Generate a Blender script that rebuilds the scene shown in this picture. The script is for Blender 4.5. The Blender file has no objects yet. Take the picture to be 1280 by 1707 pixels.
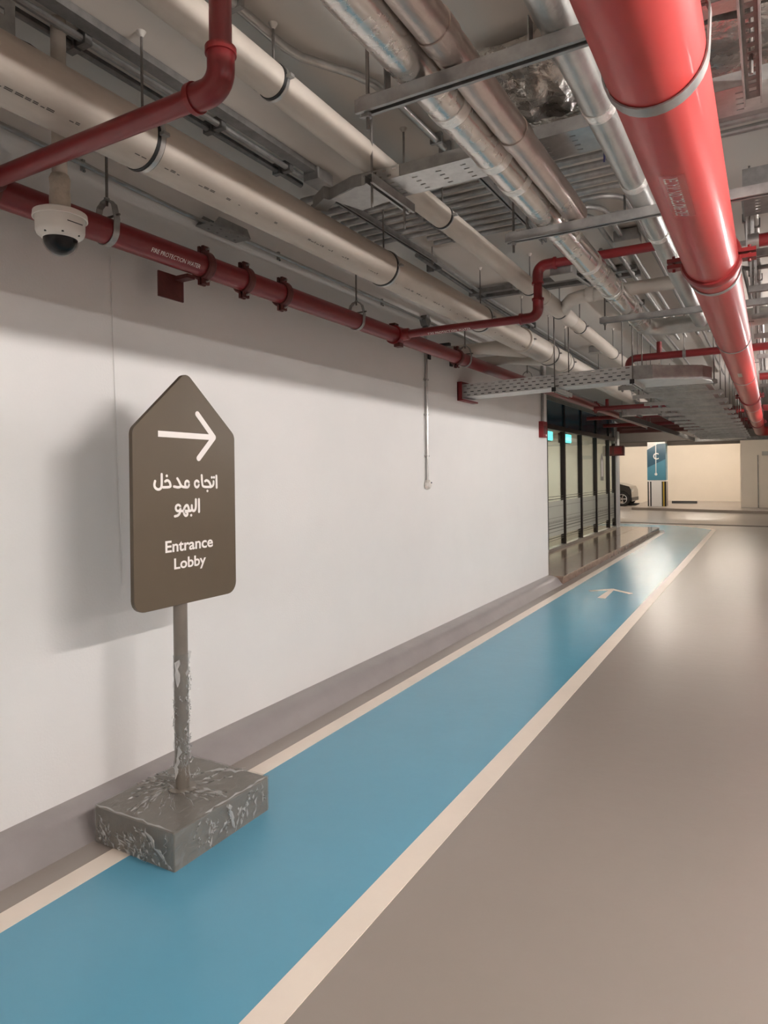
import bpy, math, random
from mathutils import Vector, Matrix
random.seed(7)
PI = math.pi
SC = bpy.context.scene
C = SC.collection

# ------------------------------------------------------------------ camera
FPX, W_PX, H_PX = 1120.0, 1280.0, 1707.0
EYE = 1.55
YAW = math.atan(645 / FPX)          # looks this far to the left of the wall direction
ROLL = 0.012
cam = bpy.data.cameras.new('camera')
cam_o = bpy.data.objects.new('camera', cam); C.objects.link(cam_o)
r0 = Vector((math.cos(YAW), math.sin(YAW), 0)); fw = Vector((-math.sin(YAW), math.cos(YAW), 0)); u0 = Vector((0, 0, 1))
up = u0 * math.cos(ROLL) + r0 * math.sin(ROLL); rt = r0 * math.cos(ROLL) - u0 * math.sin(ROLL)
M = Matrix((rt, up, -fw)).transposed().to_4x4()
M.translation = Vector((0, 0, EYE))
cam_o.matrix_world = M
cam.sensor_fit = 'VERTICAL'; cam.sensor_height = 36.0; cam.sensor_width = 27.0
cam.lens = FPX / H_PX * 36.0
cam.shift_y = -(H_PX / 2 - 792.0) / H_PX
cam.clip_start = 0.05; cam.clip_end = 200
SC.camera = cam_o

# ------------------------------------------------------------------ world, exposure
wd = bpy.data.worlds.new('world'); SC.world = wd; wd.use_nodes = True
wd.node_tree.nodes['Background'].inputs[0].default_value = (1, .95, .9, 1)
wd.node_tree.nodes['Background'].inputs[1].default_value = 0.02
SC.view_settings.view_transform = 'Standard'
SC.view_settings.look = 'None'
SC.view_settings.gamma = 1
SC.view_settings.use_curve_mapping = False
SC.view_settings.exposure = 1.75
LAMP = 110.0          # strength of the tube lamps
LAMP_COL = (1.0, .955, .93)
FAR_COL = (1.0, .90, .78)

# ------------------------------------------------------------------ materials
MATS = {}
def mat(name, col, rough=.5, metal=0., var=0., scale=6., bump=0., bscale=40., coat=0., stretch=None, emit=None, es=0., rvar=0., col2=None, spec=None, detail=6):
    m = bpy.data.materials.new(name); m.use_nodes = True
    nt = m.node_tree; b = nt.nodes['Principled BSDF']
    b.inputs['Base Color'].default_value = (*col, 1); b.inputs['Roughness'].default_value = rough; b.inputs['Metallic'].default_value = metal
    if coat: b.inputs['Coat Weight'].default_value = coat; b.inputs['Coat Roughness'].default_value = .12
    if spec is not None: b.inputs['Specular IOR Level'].default_value = spec
    if emit: b.inputs['Emission Color'].default_value = (*emit, 1); b.inputs['Emission Strength'].default_value = es
    tc = nt.nodes.new('ShaderNodeTexCoord'); mp = nt.nodes.new('ShaderNodeMapping')
    nt.links.new(tc.outputs['Object'], mp.inputs['Vector'])
    if stretch: mp.inputs['Scale'].default_value = stretch
    if var or rvar:
        n = nt.nodes.new('ShaderNodeTexNoise'); n.inputs['Scale'].default_value = scale; n.inputs['Detail'].default_value = detail; n.inputs['Roughness'].default_value = .62
        nt.links.new(mp.outputs[0], n.inputs['Vector'])
        if var:
            r = nt.nodes.new('ShaderNodeValToRGB')
            lo = col2 if col2 else tuple(c * (1 - var) for c in col)
            hi = col if col2 else tuple(min(1, c * (1 + var * .6)) for c in col)
            r.color_ramp.elements[0].position = .25; r.color_ramp.elements[1].position = .75; r.color_ramp.interpolation = 'EASE'
            r.color_ramp.elements[0].color = (*lo, 1); r.color_ramp.elements[1].color = (*hi, 1)
            nt.links.new(n.outputs['Fac'], r.inputs[0]); nt.links.new(r.outputs[0], b.inputs['Base Color'])
        if rvar:
            q = nt.nodes.new('ShaderNodeMapRange'); q.inputs[3].default_value = max(.02, rough - rvar); q.inputs[4].default_value = rough + rvar
            q.inputs[1].default_value = .2; q.inputs[2].default_value = .8; q.interpolation_type = 'SMOOTHSTEP'
            nt.links.new(n.outputs['Fac'], q.inputs[0]); nt.links.new(q.outputs[0], b.inputs['Roughness'])
    if bump:
        n2 = nt.nodes.new('ShaderNodeTexNoise'); n2.inputs['Scale'].default_value = bscale; n2.inputs['Detail'].default_value = 5
        nt.links.new(mp.outputs[0], n2.inputs['Vector'])
        bp = nt.nodes.new('ShaderNodeBump'); bp.inputs['Strength'].default_value = bump; bp.inputs['Distance'].default_value = .02
        nt.links.new(n2.outputs['Fac'], bp.inputs['Height']); nt.links.new(bp.outputs[0], b.inputs['Normal'])
    MATS[name] = m
    return m

mat('wall_paint', (.80, .775, .75), .55, var=.02, scale=2, bump=.06, bscale=90)
mat('far_paint', (.80, .72, .62), .6, var=.02, scale=1.5)
mat('ceiling_paint', (.60, .56, .51), .8, var=.04, scale=1.2)
mat('floor_epoxy', (.315, .270, .236), .29, bump=.08, bscale=9)
mat('lane_blue', (.12, .36, .50), .24, var=.04, scale=.8, bump=.09, bscale=9)
mat('line_white', (.88, .77, .66), .34, var=.04, scale=3)
mat('kerb_paint', (.325, .293, .285), .30, var=.08, scale=3, bump=.12, bscale=9)
mat('granite', (.28, .195, .145), .12, var=.22, scale=9, bump=.02, bscale=5)
mat('granite_riser', (.22, .15, .115), .25, var=.3, scale=14)
mat('red_paint', (.20, .014, .016), .36, var=.08, scale=5, bump=.04, bscale=12, coat=.15)
mat('red_big', (.45, .034, .031), .45, var=.05, scale=4, bump=.02, bscale=8, coat=.2)
mat('red_rust', (.11, .022, .018), .5, var=.25, scale=14, bump=.2, bscale=40)
mat('red_fitting', (.22, .014, .014), .38, var=.1, scale=9, bump=.1, bscale=30)
mat('pvc', (.56, .50, .435), .62, var=.15, scale=3.5, stretch=(2, .5, 2), bump=.03, bscale=30, col2=(.46, .395, .33))
mat('pvc_clean', (.58, .52, .455), .45, var=.06, scale=4)
mat('pvc_print', (.10, .09, .08), .6)
mat('zinc', (.37, .36, .345), .42, .75, var=.22, scale=16, rvar=.1, bump=.03, bscale=60)
mat('zinc_light', (.60, .59, .57), .5, .45, var=.1, scale=12)
mat('zinc_dark', (.24, .23, .22), .5, .7, var=.25, scale=14)
mat('zinc_bright', (.52, .51, .49), .30, .85, var=.15, scale=18)
mat('rod_steel', (.22, .20, .185), .5, .7, var=.15, scale=50)
mat('rubber', (.02, .02, .02), .6)
mat('foil', (.70, .67, .635), .26, .95, var=.08, scale=6, bump=.05, bscale=40, rvar=.06)
mat('foil_rose', (.52, .44, .395), .32, .9, var=.14, scale=6, bump=.13, bscale=34, rvar=.06)
mat('foil_matt', (.50, .50, .475), .36, .85, var=.15, scale=7, bump=.12, bscale=34, rvar=.06)
mat('foil_crinkle', (.66, .62, .575), .26, .95, var=.12, scale=8, bump=.5, bscale=24, rvar=.08)
mat('tape', (.86, .84, .80), .32, .8, bump=.4, bscale=40)
mat('sign_taupe', (.112, .084, .057), .38, spec=.25, var=.03, scale=2, bump=.01, bscale=6)
mat('sign_white', (.86, .80, .76), .45)
mat('base_metal', (.20, .172, .142), .28, .15, var=.1, scale=9)
mat('cam_white', (.74, .69, .63), .38)
mat('cam_plaster', (.50, .44, .36), .8, var=.2, scale=18, bump=.3, bscale=50)
mat('cam_dome', (.012, .012, .014), .12, spec=.35)
mat('black', (.012, .011, .010), .4)
mat('mullion', (.022, .015, .013), .35, .3)
mat('teal_panel', (.012, .055, .085), .18, var=.05, scale=2)
mat('teal_lit', (.1, .5, .5), .3, emit=(.16, .80, .78), es=1.0)
mat('lobby_wall', (.66, .62, .53), .6)
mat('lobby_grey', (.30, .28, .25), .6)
mat('lamp_glow', (1, 1, 1), .5, emit=LAMP_COL, es=LAMP)
mat('lamp_far', (1, 1, 1), .5, emit=FAR_COL, es=LAMP * .34)
mat('lamp_end_fill', (1, 1, 1), .5, emit=FAR_COL, es=LAMP * .95)  # emission of the unseen lamps added to brighten the far wall
mat('lamp_bays', (1, 1, 1), .5, emit=LAMP_COL, es=LAMP * .5)
mat('lamp_lobby', (1, 1, 1), .5, emit=(1, .93, .8), es=15)
mat('lamp_body', (.7, .7, .68), .5)
mat('sticker', (.50, .05, .05), .25, coat=.3)
mat('col_dark_blue', (.012, .075, .125), .35)
mat('col_blue', (.07, .24, .335), .35)
mat('guard_yellow', (.55, .36, .03), .45)
mat('car_paint', (.09, .08, .072), .25, .5, coat=.6)
mat('tyre', (.018, .017, .016), .7)
mat('alloy', (.6, .58, .55), .3, .8)
mat('car_glass', (.02, .02, .022), .08)
mat('tail_red', (.35, .02, .02), .2)
mat('alarm_red', (.22, .014, .016), .35)
mat('grey_box', (.42, .40, .37), .5, .2)
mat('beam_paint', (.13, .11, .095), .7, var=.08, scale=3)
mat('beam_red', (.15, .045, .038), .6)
mat('orange', (.8, .16, .03), .5)
mat('navy', (.015, .012, .05), .5)
mat('dark_board', (.05, .04, .035), .6)

def glass_mat(name, tint, fac, rough=.02, frost=None):
    m = bpy.data.materials.new(name); m.use_nodes = True; nt = m.node_tree; nt.nodes.clear()
    out = nt.nodes.new('ShaderNodeOutputMaterial'); mix = nt.nodes.new('ShaderNodeMixShader')
    t = nt.nodes.new('ShaderNodeBsdfTransparent'); t.inputs[0].default_value = (*tint, 1)
    g = nt.nodes.new('ShaderNodeBsdfGlossy'); g.inputs['Roughness'].default_value = rough; g.inputs[0].default_value = (.9, .9, .88, 1)
    lw = nt.nodes.new('ShaderNodeLayerWeight')                      # Schlick: same from both sides of a thin sheet
    pw = nt.nodes.new('ShaderNodeMath'); pw.operation = 'POWER'; pw.inputs[1].default_value = 5
    fr = nt.nodes.new('ShaderNodeMath'); fr.operation = 'MULTIPLY_ADD'; fr.inputs[1].default_value = .96; fr.inputs[2].default_value = .04
    nt.links.new(lw.outputs['Facing'], pw.inputs[0]); nt.links.new(pw.outputs[0], fr.inputs[0])
    ad = nt.nodes.new('ShaderNodeMath'); ad.operation = 'ADD'; ad.inputs[1].default_value = fac; ad.use_clamp = True
    nt.links.new(fr.outputs[0], ad.inputs[0]); nt.links.new(ad.outputs[0], mix.inputs[0])
    nt.links.new(t.outputs[0], mix.inputs[1]); nt.links.new(g.outputs[0], mix.inputs[2])
    last = mix
    if frost:
        d = nt.nodes.new('ShaderNodeBsdfDiffuse'); d.inputs[0].default_value = (*frost[0], 1)
        m2 = nt.nodes.new('ShaderNodeMixShader'); m2.inputs[0].default_value = frost[1]
        nt.links.new(mix.outputs[0], m2.inputs[1]); nt.links.new(d.outputs[0], m2.inputs[2]); last = m2
    nt.links.new(last.outputs[0], out.inputs[0]); MATS[name] = m
glass_mat('glass', (.86, .9, .86), .02)
glass_mat('frosted', (.8, .82, .78), .02, .12, ((.62, .61, .54), .62))
glass_mat('frost_line', (.8, .82, .78), .02, .3, ((.14, .13, .11), .75))
glass_mat('dome_clear', (.8, .8, .8), -.03)

def film_mat():
    m = bpy.data.materials.new('stretch_film'); m.use_nodes = True; nt = m.node_tree; nt.nodes.clear()
    out = nt.nodes.new('ShaderNodeOutputMaterial'); mix = nt.nodes.new('ShaderNodeMixShader')
    t = nt.nodes.new('ShaderNodeBsdfTransparent'); t.inputs[0].default_value = (.93, .93, .93, 1)
    g = nt.nodes.new('ShaderNodeBsdfPrincipled'); g.inputs['Base Color'].default_value = (.55, .55, .53, 1); g.inputs['Roughness'].default_value = .16
    tc = nt.nodes.new('ShaderNodeTexCoord'); mp = nt.nodes.new('ShaderNodeMapping'); mp.inputs['Scale'].default_value = (1.6, .7, .9); mp.inputs['Rotation'].default_value = (.5, .3, .9)
    nt.links.new(tc.outputs['Object'], mp.inputs[0])
    w = nt.nodes.new('ShaderNodeTexNoise'); w.inputs['Scale'].default_value = 16; w.inputs['Detail'].default_value = 6; w.inputs['Distortion'].default_value = 1.2
    nt.links.new(mp.outputs[0], w.inputs['Vector'])
    # thin crease lines where the noise passes through its middle value
    s = nt.nodes.new('ShaderNodeMath'); s.operation = 'SUBTRACT'; s.inputs[1].default_value = .5
    a = nt.nodes.new('ShaderNodeMath'); a.operation = 'ABSOLUTE'
    rp = nt.nodes.new('ShaderNodeValToRGB'); rp.color_ramp.elements[0].position = 0; rp.color_ramp.elements[0].color = (.30, .30, .30, 1)
    rp.color_ramp.elements[1].position = .035; rp.color_ramp.elements[1].color = (.12, .12, .12, 1)
    nt.links.new(w.outputs['Fac'], s.inputs[0]); nt.links.new(s.outputs[0], a.inputs[0]); nt.links.new(a.outputs[0], rp.inputs[0])
    bp = nt.nodes.new('ShaderNodeBump'); bp.inputs['Strength'].default_value = .8; bp.inputs['Distance'].default_value = .03
    nt.links.new(w.outputs['Fac'], bp.inputs['Height']); nt.links.new(bp.outputs[0], g.inputs['Normal'])
    nt.links.new(rp.outputs[0], mix.inputs[0]); nt.links.new(t.outputs[0], mix.inputs[1]); nt.links.new(g.outputs[0], mix.inputs[2])
    nt.links.new(mix.outputs[0], out.inputs[0]); MATS['film'] = m
film_mat()
glass_mat('film_wisp', (.9, .9, .9), .07, .3, ((.78, .76, .73), .34))

# ------------------------------------------------------------------ mesh helpers
class B:
    def __init__(s): s.v = []; s.f = []
    def add(s, vs, fs):
        n = len(s.v); s.v += [tuple(v) for v in vs]; s.f += [tuple(i + n for i in f) for f in fs]; return s
    def box(s, x0, x1, y0, y1, z0, z1):
        return s.add([(x0, y0, z0), (x1, y0, z0), (x1, y1, z0), (x0, y1, z0), (x0, y0, z1), (x1, y0, z1), (x1, y1, z1), (x0, y1, z1)],
                     [(0, 3, 2, 1), (4, 5, 6, 7), (0, 1, 5, 4), (1, 2, 6, 5), (2, 3, 7, 6), (3, 0, 4, 7)])
    def cbox(s, x, y, z, dx, dy, dz):
        return s.box(x - dx / 2, x + dx / 2, y - dy / 2, y + dy / 2, z - dz / 2, z + dz / 2)
    def bevbox(s, x0, x1, y0, y1, z0, z1, c):
        # box with chamfered vertical and top edges
        def loop(i, z): return [(x0 + i + c, y0 + i, z), (x1 - i - c, y0 + i, z), (x1 - i, y0 + i + c, z), (x1 - i, y1 - i - c, z), (x1 - i - c, y1 - i, z), (x0 + i + c, y1 - i, z), (x0 + i, y1 - i - c, z), (x0 + i, y0 + i + c, z)]
        v = loop(0, z0) + loop(0, z1 - c) + loop(c, z1)
        f = [tuple(range(7, -1, -1)), tuple(range(16, 24))]
        for k in (0, 8):
            for i in range(8): j = (i + 1) % 8; f.append((k + i, k + j, k + 8 + j, k + 8 + i))
        return s.add(v, f)
    def tube(s, pts, r, n=14, cap=True):
        P = [Vector(p) for p in pts]; rr = r if isinstance(r, (list, tuple)) else [r] * len(P)
        t0 = (P[1] - P[0]).normalized()
        nrm = t0.orthogonal().normalized()
        vs = []; prev = t0
        for i, p in enumerate(P):
            if i == 0: t = t0
            elif i == len(P) - 1: t = (P[i] - P[i - 1]).normalized()
            else: t = ((P[i] - P[i - 1]).normalized() + (P[i + 1] - P[i]).normalized()).normalized()
            q = prev.rotation_difference(t); nrm = (q @ nrm); nrm = (nrm - t * nrm.dot(t)).normalized(); prev = t
            bn = t.cross(nrm)
            k = 1.0
            if 0 < i < len(P) - 1:
                c = (P[i] - P[i - 1]).normalized().dot(t); k = 1 / max(.5, c)
            for j in range(n):
                a = 2 * PI * j / n; vs.append(p + (nrm * math.cos(a) + bn * math.sin(a)) * rr[i])
        fs = []
        for i in range(len(P) - 1):
            for j in range(n):
                k = (j + 1) % n; fs.append((i * n + j, i * n + k, (i + 1) * n + k, (i + 1) * n + j))
        if cap: fs.append(tuple(range(n - 1, -1, -1))); fs.append(tuple(range((len(P) - 1) * n, len(P) * n)))
        return s.add(vs, fs)
    def lathe(s, c, axis, prof, n=32, a0=0., a1=2 * PI):
        # prof: list of (radius, offset along the axis), closed loop not needed
        c = Vector(c); ax = {'x': Vector((1, 0, 0)), 'y': Vector((0, 1, 0)), 'z': Vector((0, 0, 1))}[axis]
        e1 = {'x': Vector((0, 1, 0)), 'y': Vector((0, 0, 1)), 'z': Vector((1, 0, 0))}[axis]; e2 = ax.cross(e1)
        full = abs(a1 - a0 - 2 * PI) < 1e-6; m = n if full else n + 1
        vs = []
        for j in range(m):
            a = a0 + (a1 - a0) * j / n
            for r, h in prof: vs.append(c + ax * h + (e1 * math.cos(a) + e2 * math.sin(a)) * r)
        k = len(prof); fs = []
        for j in range(n):
            j2 = (j + 1) % m
            for i in range(k - 1): fs.append((j * k + i, j2 * k + i, j2 * k + i + 1, j * k + i + 1))
        return s.add(vs, fs)
    def ring(s, c, axis, ri, ro, w, n=36, a0=0., a1=2 * PI):
        h = w / 2
        return s.lathe(c, axis, [(ri, -h), (ro, -h), (ro, h), (ri, h), (ri, -h)], n, a0, a1)
    def prism(s, poly, plane, d0, d1):
        # poly in (a,b); plane 'yz' -> extruded along x, 'xz' -> along y, 'xy' -> along z
        def P(a, b, d): return {'yz': (d, a, b), 'xz': (a, d, b), 'xy': (a, b, d)}[plane]
        n = len(poly); vs = [P(a, b, d0) for a, b in poly] + [P(a, b, d1) for a, b in poly]
        fs = [tuple(range(n - 1, -1, -1)), tuple(range(n, 2 * n))] + [(i, (i + 1) % n, n + (i + 1) % n, n + i) for i in range(n)]
        return s.add(vs, fs)
    def band(s, path, plane, d0, d1, t):
        # a flat strap: an open 2D path thickened by t and extruded d0..d1
        n = len(path); L = []; R = []
        for i, (a, b) in enumerate(path):
            p = Vector(path[max(0, i - 1)]); q = Vector(path[min(n - 1, i + 1)]); d = (q - p).normalized(); nn = Vector((-d.y, d.x)) * t / 2
            L.append((a + nn.x, b + nn.y)); R.append((a - nn.x, b - nn.y))
        def P(a, b, d): return {'yz': (d, a, b), 'xz': (a, d, b), 'xy': (a, b, d)}[plane]
        vs = []
        for i in range(n): vs += [P(*L[i], d0), P(*R[i], d0), P(*R[i], d1), P(*L[i], d1)]
        fs = [(3, 2, 1, 0), (4 * n - 4, 4 * n - 3, 4 * n - 2, 4 * n - 1)]
        for i in range(n - 1):
            k = 4 * i
            for j in range(4): j2 = (j + 1) % 4; fs.append((k + j, k + j2, k + 4 + j2, k + 4 + j))
        return s.add(vs, fs)
    def perforated(s, u0, u1, v0, v1, rows, pitch, sl, sh, mp, t=.002):
        # sheet with slots as real holes; mp(u, v, w) -> xyz
        def quad(a, b, c, d):
            vs = [mp(a, c, 0), mp(b, c, 0), mp(b, d, 0), mp(a, d, 0), mp(a, c, t), mp(b, c, t), mp(b, d, t), mp(a, d, t)]
            s.add(vs, [(0, 3, 2, 1), (4, 5, 6, 7), (0, 1, 5, 4), (1, 2, 6, 5), (2, 3, 7, 6), (3, 0, 4, 7)])
        gap = (v1 - v0) / rows
        y = v0
        for i in range(rows):
            c = v0 + gap * (i + .5); quad(u0, u1, y, c - sh / 2)
            x = u0; p = u0 + pitch * (.5 if i % 2 else 1.)
            while p + sl / 2 < u1:
                quad(x, p - sl / 2, c - sh / 2, c + sh / 2); x = p + sl / 2; p += pitch
            quad(x, u1, c - sh / 2, c + sh / 2); y = c + sh / 2
        quad(u0, u1, y, v1)
        return s

def arc(c, a, b, r, n=8):
    """path points rounding the corner c between directions from a and to b"""
    c, a, b = Vector(c), Vector(a), Vector(b)
    d1 = (a - c).normalized(); d2 = (b - c).normalized(); p = c + d1 * r; q = c + d2 * r; o = c + (d1 + d2) * r
    out = []
    for i in range(n + 1):
        t = i / n * PI / 2
        out.append(o + (p - o) * math.cos(t) + (q - o) * math.sin(t))
    return out

ROOT = {}
def obj(name, b, material, parent=None, sharp=35, smooth=True):
    me = bpy.data.meshes.new(name)
    off = Vector((0, 0, 0))
    if parent is not None:
        p = parent
        while p is not None: off = off + p.location; p = p.parent
    me.from_pydata([tuple(Vector(v) - off) for v in b.v], [], b.f); me.validate(); me.update()
    if smooth:
        for p in me.polygons: p.use_smooth = True
        me.set_sharp_from_angle(angle=math.radians(sharp))
    me.materials.append(MATS[material])
    o = bpy.data.objects.new(name, me); C.objects.link(o)
    if parent is not None: o.parent = parent
    return o
def tag(o, label=None, cat=None, group=None, kind=None):
    if label: o['label'] = label
    if cat: o['category'] = cat
    if group: o['group'] = group
    if kind: o['kind'] = kind
    return o
def thing(name, label, cat, loc=(0, 0, 0), group=None, kind=None):
    o = bpy.data.objects.new(name, None); C.objects.link(o); o.location = loc; o.empty_display_size = .1
    return tag(o, label, cat, group, kind)
def struct(name, b, material, label=None, parent=None, **k):
    o = obj(name, b, material, parent, **k)
    if parent is None: o['kind'] = 'structure'; o['category'] = name.split('_')[0]
    if label: o['label'] = label
    return o
def dup(root, loc, label=None):
    r = root.copy(); C.objects.link(r); r.location = loc
    if label: r['label'] = label
    for ch in root.children:
        c = ch.copy(); C.objects.link(c); c.parent = r
        for g in ch.children:
            d = g.copy(); C.objects.link(d); d.parent = c
    return r

def text_mesh(body, size, offset=0., depth=0.):
    cu = bpy.data.curves.new('t', 'FONT'); cu.body = body; cu.size = size; cu.offset = offset; cu.extrude = depth; cu.align_x = 'LEFT'; cu.resolution_u = 4
    o = bpy.data.objects.new('t', cu); C.objects.link(o)
    dg = bpy.context.evaluated_depsgraph_get(); dg.update()
    me = bpy.data.meshes.new_from_object(o.evaluated_get(dg))
    vs = [tuple(v.co) for v in me.vertices]; fs = [tuple(p.vertices) for p in me.polygons]
    bpy.data.objects.remove(o); bpy.data.curves.remove(cu); bpy.data.meshes.remove(me)
    return vs, fs
def text_fit(body, u0, u1, v0, vh, mp, offset=0.):
    """text with left and right ends at u0,u1 and cap height vh, mapped through mp(u,v)"""
    vs, fs = text_mesh(body, 1., offset)
    xs = [v[0] for v in vs]; lo, hi = min(xs), max(xs)
    cap = .70
    b = B(); b.add([mp(u0 + (v[0] - lo) / (hi - lo) * (u1 - u0), v0 + v[1] / cap * vh) for v in vs], fs)
    return b

# ================================================================== STRUCTURE
WX = -2.745; CZ = 3.2; YC = 9.4; KH = .11; KX = -2.53
GX = -3.55
struct('floor', B().box(-14, 10, -6, 37, -.15, 0), 'floor_epoxy', 'glossy grey epoxy floor of the car park')
struct('ceiling', B().box(-14, 10, -6, 37, CZ, CZ + .2), 'ceiling_paint', 'painted concrete soffit above the pipes')
struct('wall_left', B().box(WX - .25, WX, -6, YC, 0, CZ), 'wall_paint', 'long plain white wall behind the sign')
struct('wall_right', B().box(10, 10.2, -6, 37, 0, CZ), 'wall_paint')
struct('wall_back', B().box(-3, 10, -6.2, -6, 0, CZ), 'wall_paint')
struct('wall_far', B().box(-14, -1.05, 36, 36.2, 0, CZ), 'far_paint', 'warm cream wall at the far end of the car park')
struct('wall_far_right', B().box(-1.05, 10, 30.15, 36.2, 0, CZ), 'far_paint', 'nearer cream wall block at the far right')
struct('wall_far_left', B().box(-14.2, -14, 18.9, 36.2, 0, CZ), 'far_paint')
# door in the far right block
dr = struct('door_1', B().box(-.42, .62, 30.09, 30.15, 0, 2.12), 'far_paint', 'cream door in the far right wall')
for z in (.25, 1.05, 1.85): struct('hinge', B().cbox(-.43, 30.08, z, .02, .03, .1), 'grey_box', parent=dr)
struct('door_closer', B().box(-.3, .2, 30.02, 30.09, 2.14, 2.3), 'grey_box', parent=dr)
struct('door_frame', B().box(-.46, -.42, 30.07, 30.15, 0, 2.16), 'lobby_grey', parent=dr)

# kerb along the white wall: flat top with a rounded, sloping face
kp = [(WX, 0), (WX, KH), (-2.68, KH - .001), (-2.645, KH - .006), (-2.615, KH - .018), (-2.585, .062), (-2.555, .024), (KX, 0)]
b = B(); n = 60
for i in range(n + 1):
    y = -6 + (YC - .06 + 6) * i / n
    for a, c in kp:
        j = .004 * math.sin(y * 5.1 + a * 30) + .003 * math.sin(y * 13.7) if c < KH - .001 and c > 0 else (.003 * math.sin(y * 4.3) if c == 0 else 0)
        b.v.append((a + j, y, c))
k = len(kp)
for i in range(n):
    for j in range(k - 1): b.f.append((i * k + j, i * k + j + 1, (i + 1) * k + j + 1, (i + 1) * k + j))
b.f.append(tuple(range(n * k, n * k + k)))
struct('trim_1', b, 'kerb_paint', 'rounded grey kerb along the foot of the white wall')

# polished stone landing in front of the glass
pl = struct('landing', B().box(GX - .1, KX - .02, YC - .06, 18.66, 0, KH - .022), 'granite_riser', 'brown polished stone landing in front of the lobby glass'); pl['category'] = 'landing'
y = YC - .06; i = 0
ylist = [YC - .06] + [YC + .84 + .9 * q for q in range(10)] + [18.68]
for q in range(len(ylist) - 1):
    a, c = ylist[q], ylist[q + 1]
    struct('paving_slab', B().bevbox(GX - .1, -3.03, a + .002, c - .002, KH - .022, KH, .002), 'granite', parent=pl)
    struct('paving_slab', B().bevbox(-3.026, KX + .012, a + .002, c - .002, KH - .022, KH, .002), 'granite', parent=pl)
    struct('riser_slab', B().box(KX - .02, KX, a + .003, c - .003, 0, KH - .024), 'granite_riser', parent=pl)

# blue walkway, edge lines and arrow: paint films a couple of millimetres thick
LX0, LX1, LX2, LX3 = -2.39, -2.288, -1.315, -1.205
tag(struct('walkway', B().prism([(LX1, -3), (LX2, -3), (LX2 - .02, 12), (LX2 - .06, 19.75), (-2.2, 20.75), (-3.4, 21.2), (-4.6, 21.2), (-4.6, 19.2), (-2.45, 19.0), (LX1 - .06, 18.2), (LX1 - .03, 12)], 'xy', 0, .002), 'lane_blue', 'blue painted pedestrian lane along the white wall', smooth=False), cat='walkway')
tag(struct('line_marking', B().prism([(LX0, -3), (LX1, -3), (LX1 - .03, 12), (LX1 - .06, 18.2), (LX0 - .06, 18.2), (LX0 - .03, 12)], 'xy', 0, .003), 'line_white', 'white edge line on the wall side of the blue lane', smooth=False), cat='line marking')
tag(struct('line_marking', B().prism([(LX2, -3), (LX3, -3), (LX3 - .02, 12), (LX3 - .06, 19.7), (LX3 - .12, 19.86), (-2.2, 20.85), (-3.4, 21.3), (-3.4, 21.2), (-2.2, 20.75), (LX2 - .06, 19.72), (LX2 - .02, 12)], 'xy', 0, .003), 'line_white', 'white edge line on the driveway side of the blue lane', smooth=False), cat='line marking')
b = B().prism([(-1.875, 8.5), (-1.78, 8.5), (-1.805, 9.16), (-1.86, 9.16)], 'xy', .0021, .0032)
b.prism([(-2.09, 8.97), (-2.05, 8.92), (-1.80, 9.17), (-1.845, 9.25)], 'xy', .0021, .0033)
b.prism([(-1.545, 9.0), (-1.58, 8.94), (-1.86, 9.17), (-1.83, 9.25)], 'xy', .0021, .0034)
tag(struct('arrow_marking', b, 'line_white', 'white arrow painted on the blue lane by the landing', smooth=False), cat='arrow marking')

# raised island at the far end with the column
tag(struct('island', B().prism([(-5.0, 29.1), (.2, 27.45), (10, 24.6), (10, 36), (-5.4, 36)], 'xy', 0, .1), 'floor_epoxy', 'raised island under the far column', smooth=False), cat='island')
tag(struct('threshold_strip', B().prism([(-9, 21.9), (10, 20.4), (10, 20.75), (-9, 22.25)], 'xy', 0, .006), 'beam_paint', 'dark strip across the driveway beyond the lane', smooth=False), cat='strip')

# ---------------------------------------------------------------- lobby front
YM = [9.4, 10.75, 12.03, 13.24, 14.6, 16.02, 17.42, 18.16]
win = thing('window_1', 'dark framed lobby glass with teal panels above', 'window', (GX, YC, 0), kind='structure')
for i, ym in enumerate(YM):
    obj('mullion', B().box(GX - .05, GX + .045, ym - .03, ym + .03, KH, 2.95), 'mullion', win)
obj('sill', B().box(GX - .05, GX + .05, YC, 18.2, KH, KH + .05), 'zinc_bright', win)
obj('transom', B().box(GX - .05, GX + .05, YC, 18.2, 2.36, 2.45), 'mullion', win)
obj('head_rail', B().box(GX - .05, GX + .05, YC, 18.2, 2.93, 3.0), 'mullion', win)
for i in range(len(YM) - 1):
    a, c = YM[i] + .03, YM[i + 1] - .03
    pn = obj('pane', B().box(GX - .008, GX + .004, a, c, KH + .05, 2.36), 'glass', win, smooth=False)
    obj('spandrel_panel', B().box(GX - .02, GX + .02, a, c, 2.45, 2.93), 'teal_panel', win, smooth=False)
    obj('frosted_film', B().box(GX + .0045, GX + .006, a, c, .36, 1.02), 'frosted', pn, smooth=False)
    bl = B()
    for z, h in ((1.05, .012), (1.10, .008), (.92, .006), (.70, .006), (.56, .012), (.50, .018), (.44, .01), (.32, .014), (.28, .008)): bl.box(GX + .0065, GX + .0075, a, c, z, z + h)
    for q in range(int((c - a) / .09)):
        yy = a + .04 + q * .09
        bl.prism([(yy, .60), (yy + .03, .66), (yy + .06, .60), (yy + .045, .60), (yy + .03, .635), (yy + .015, .60)], 'yz', GX + .0065, GX + .0075)
    obj('film_pattern', bl, 'frost_line', pn, smooth=False)
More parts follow.
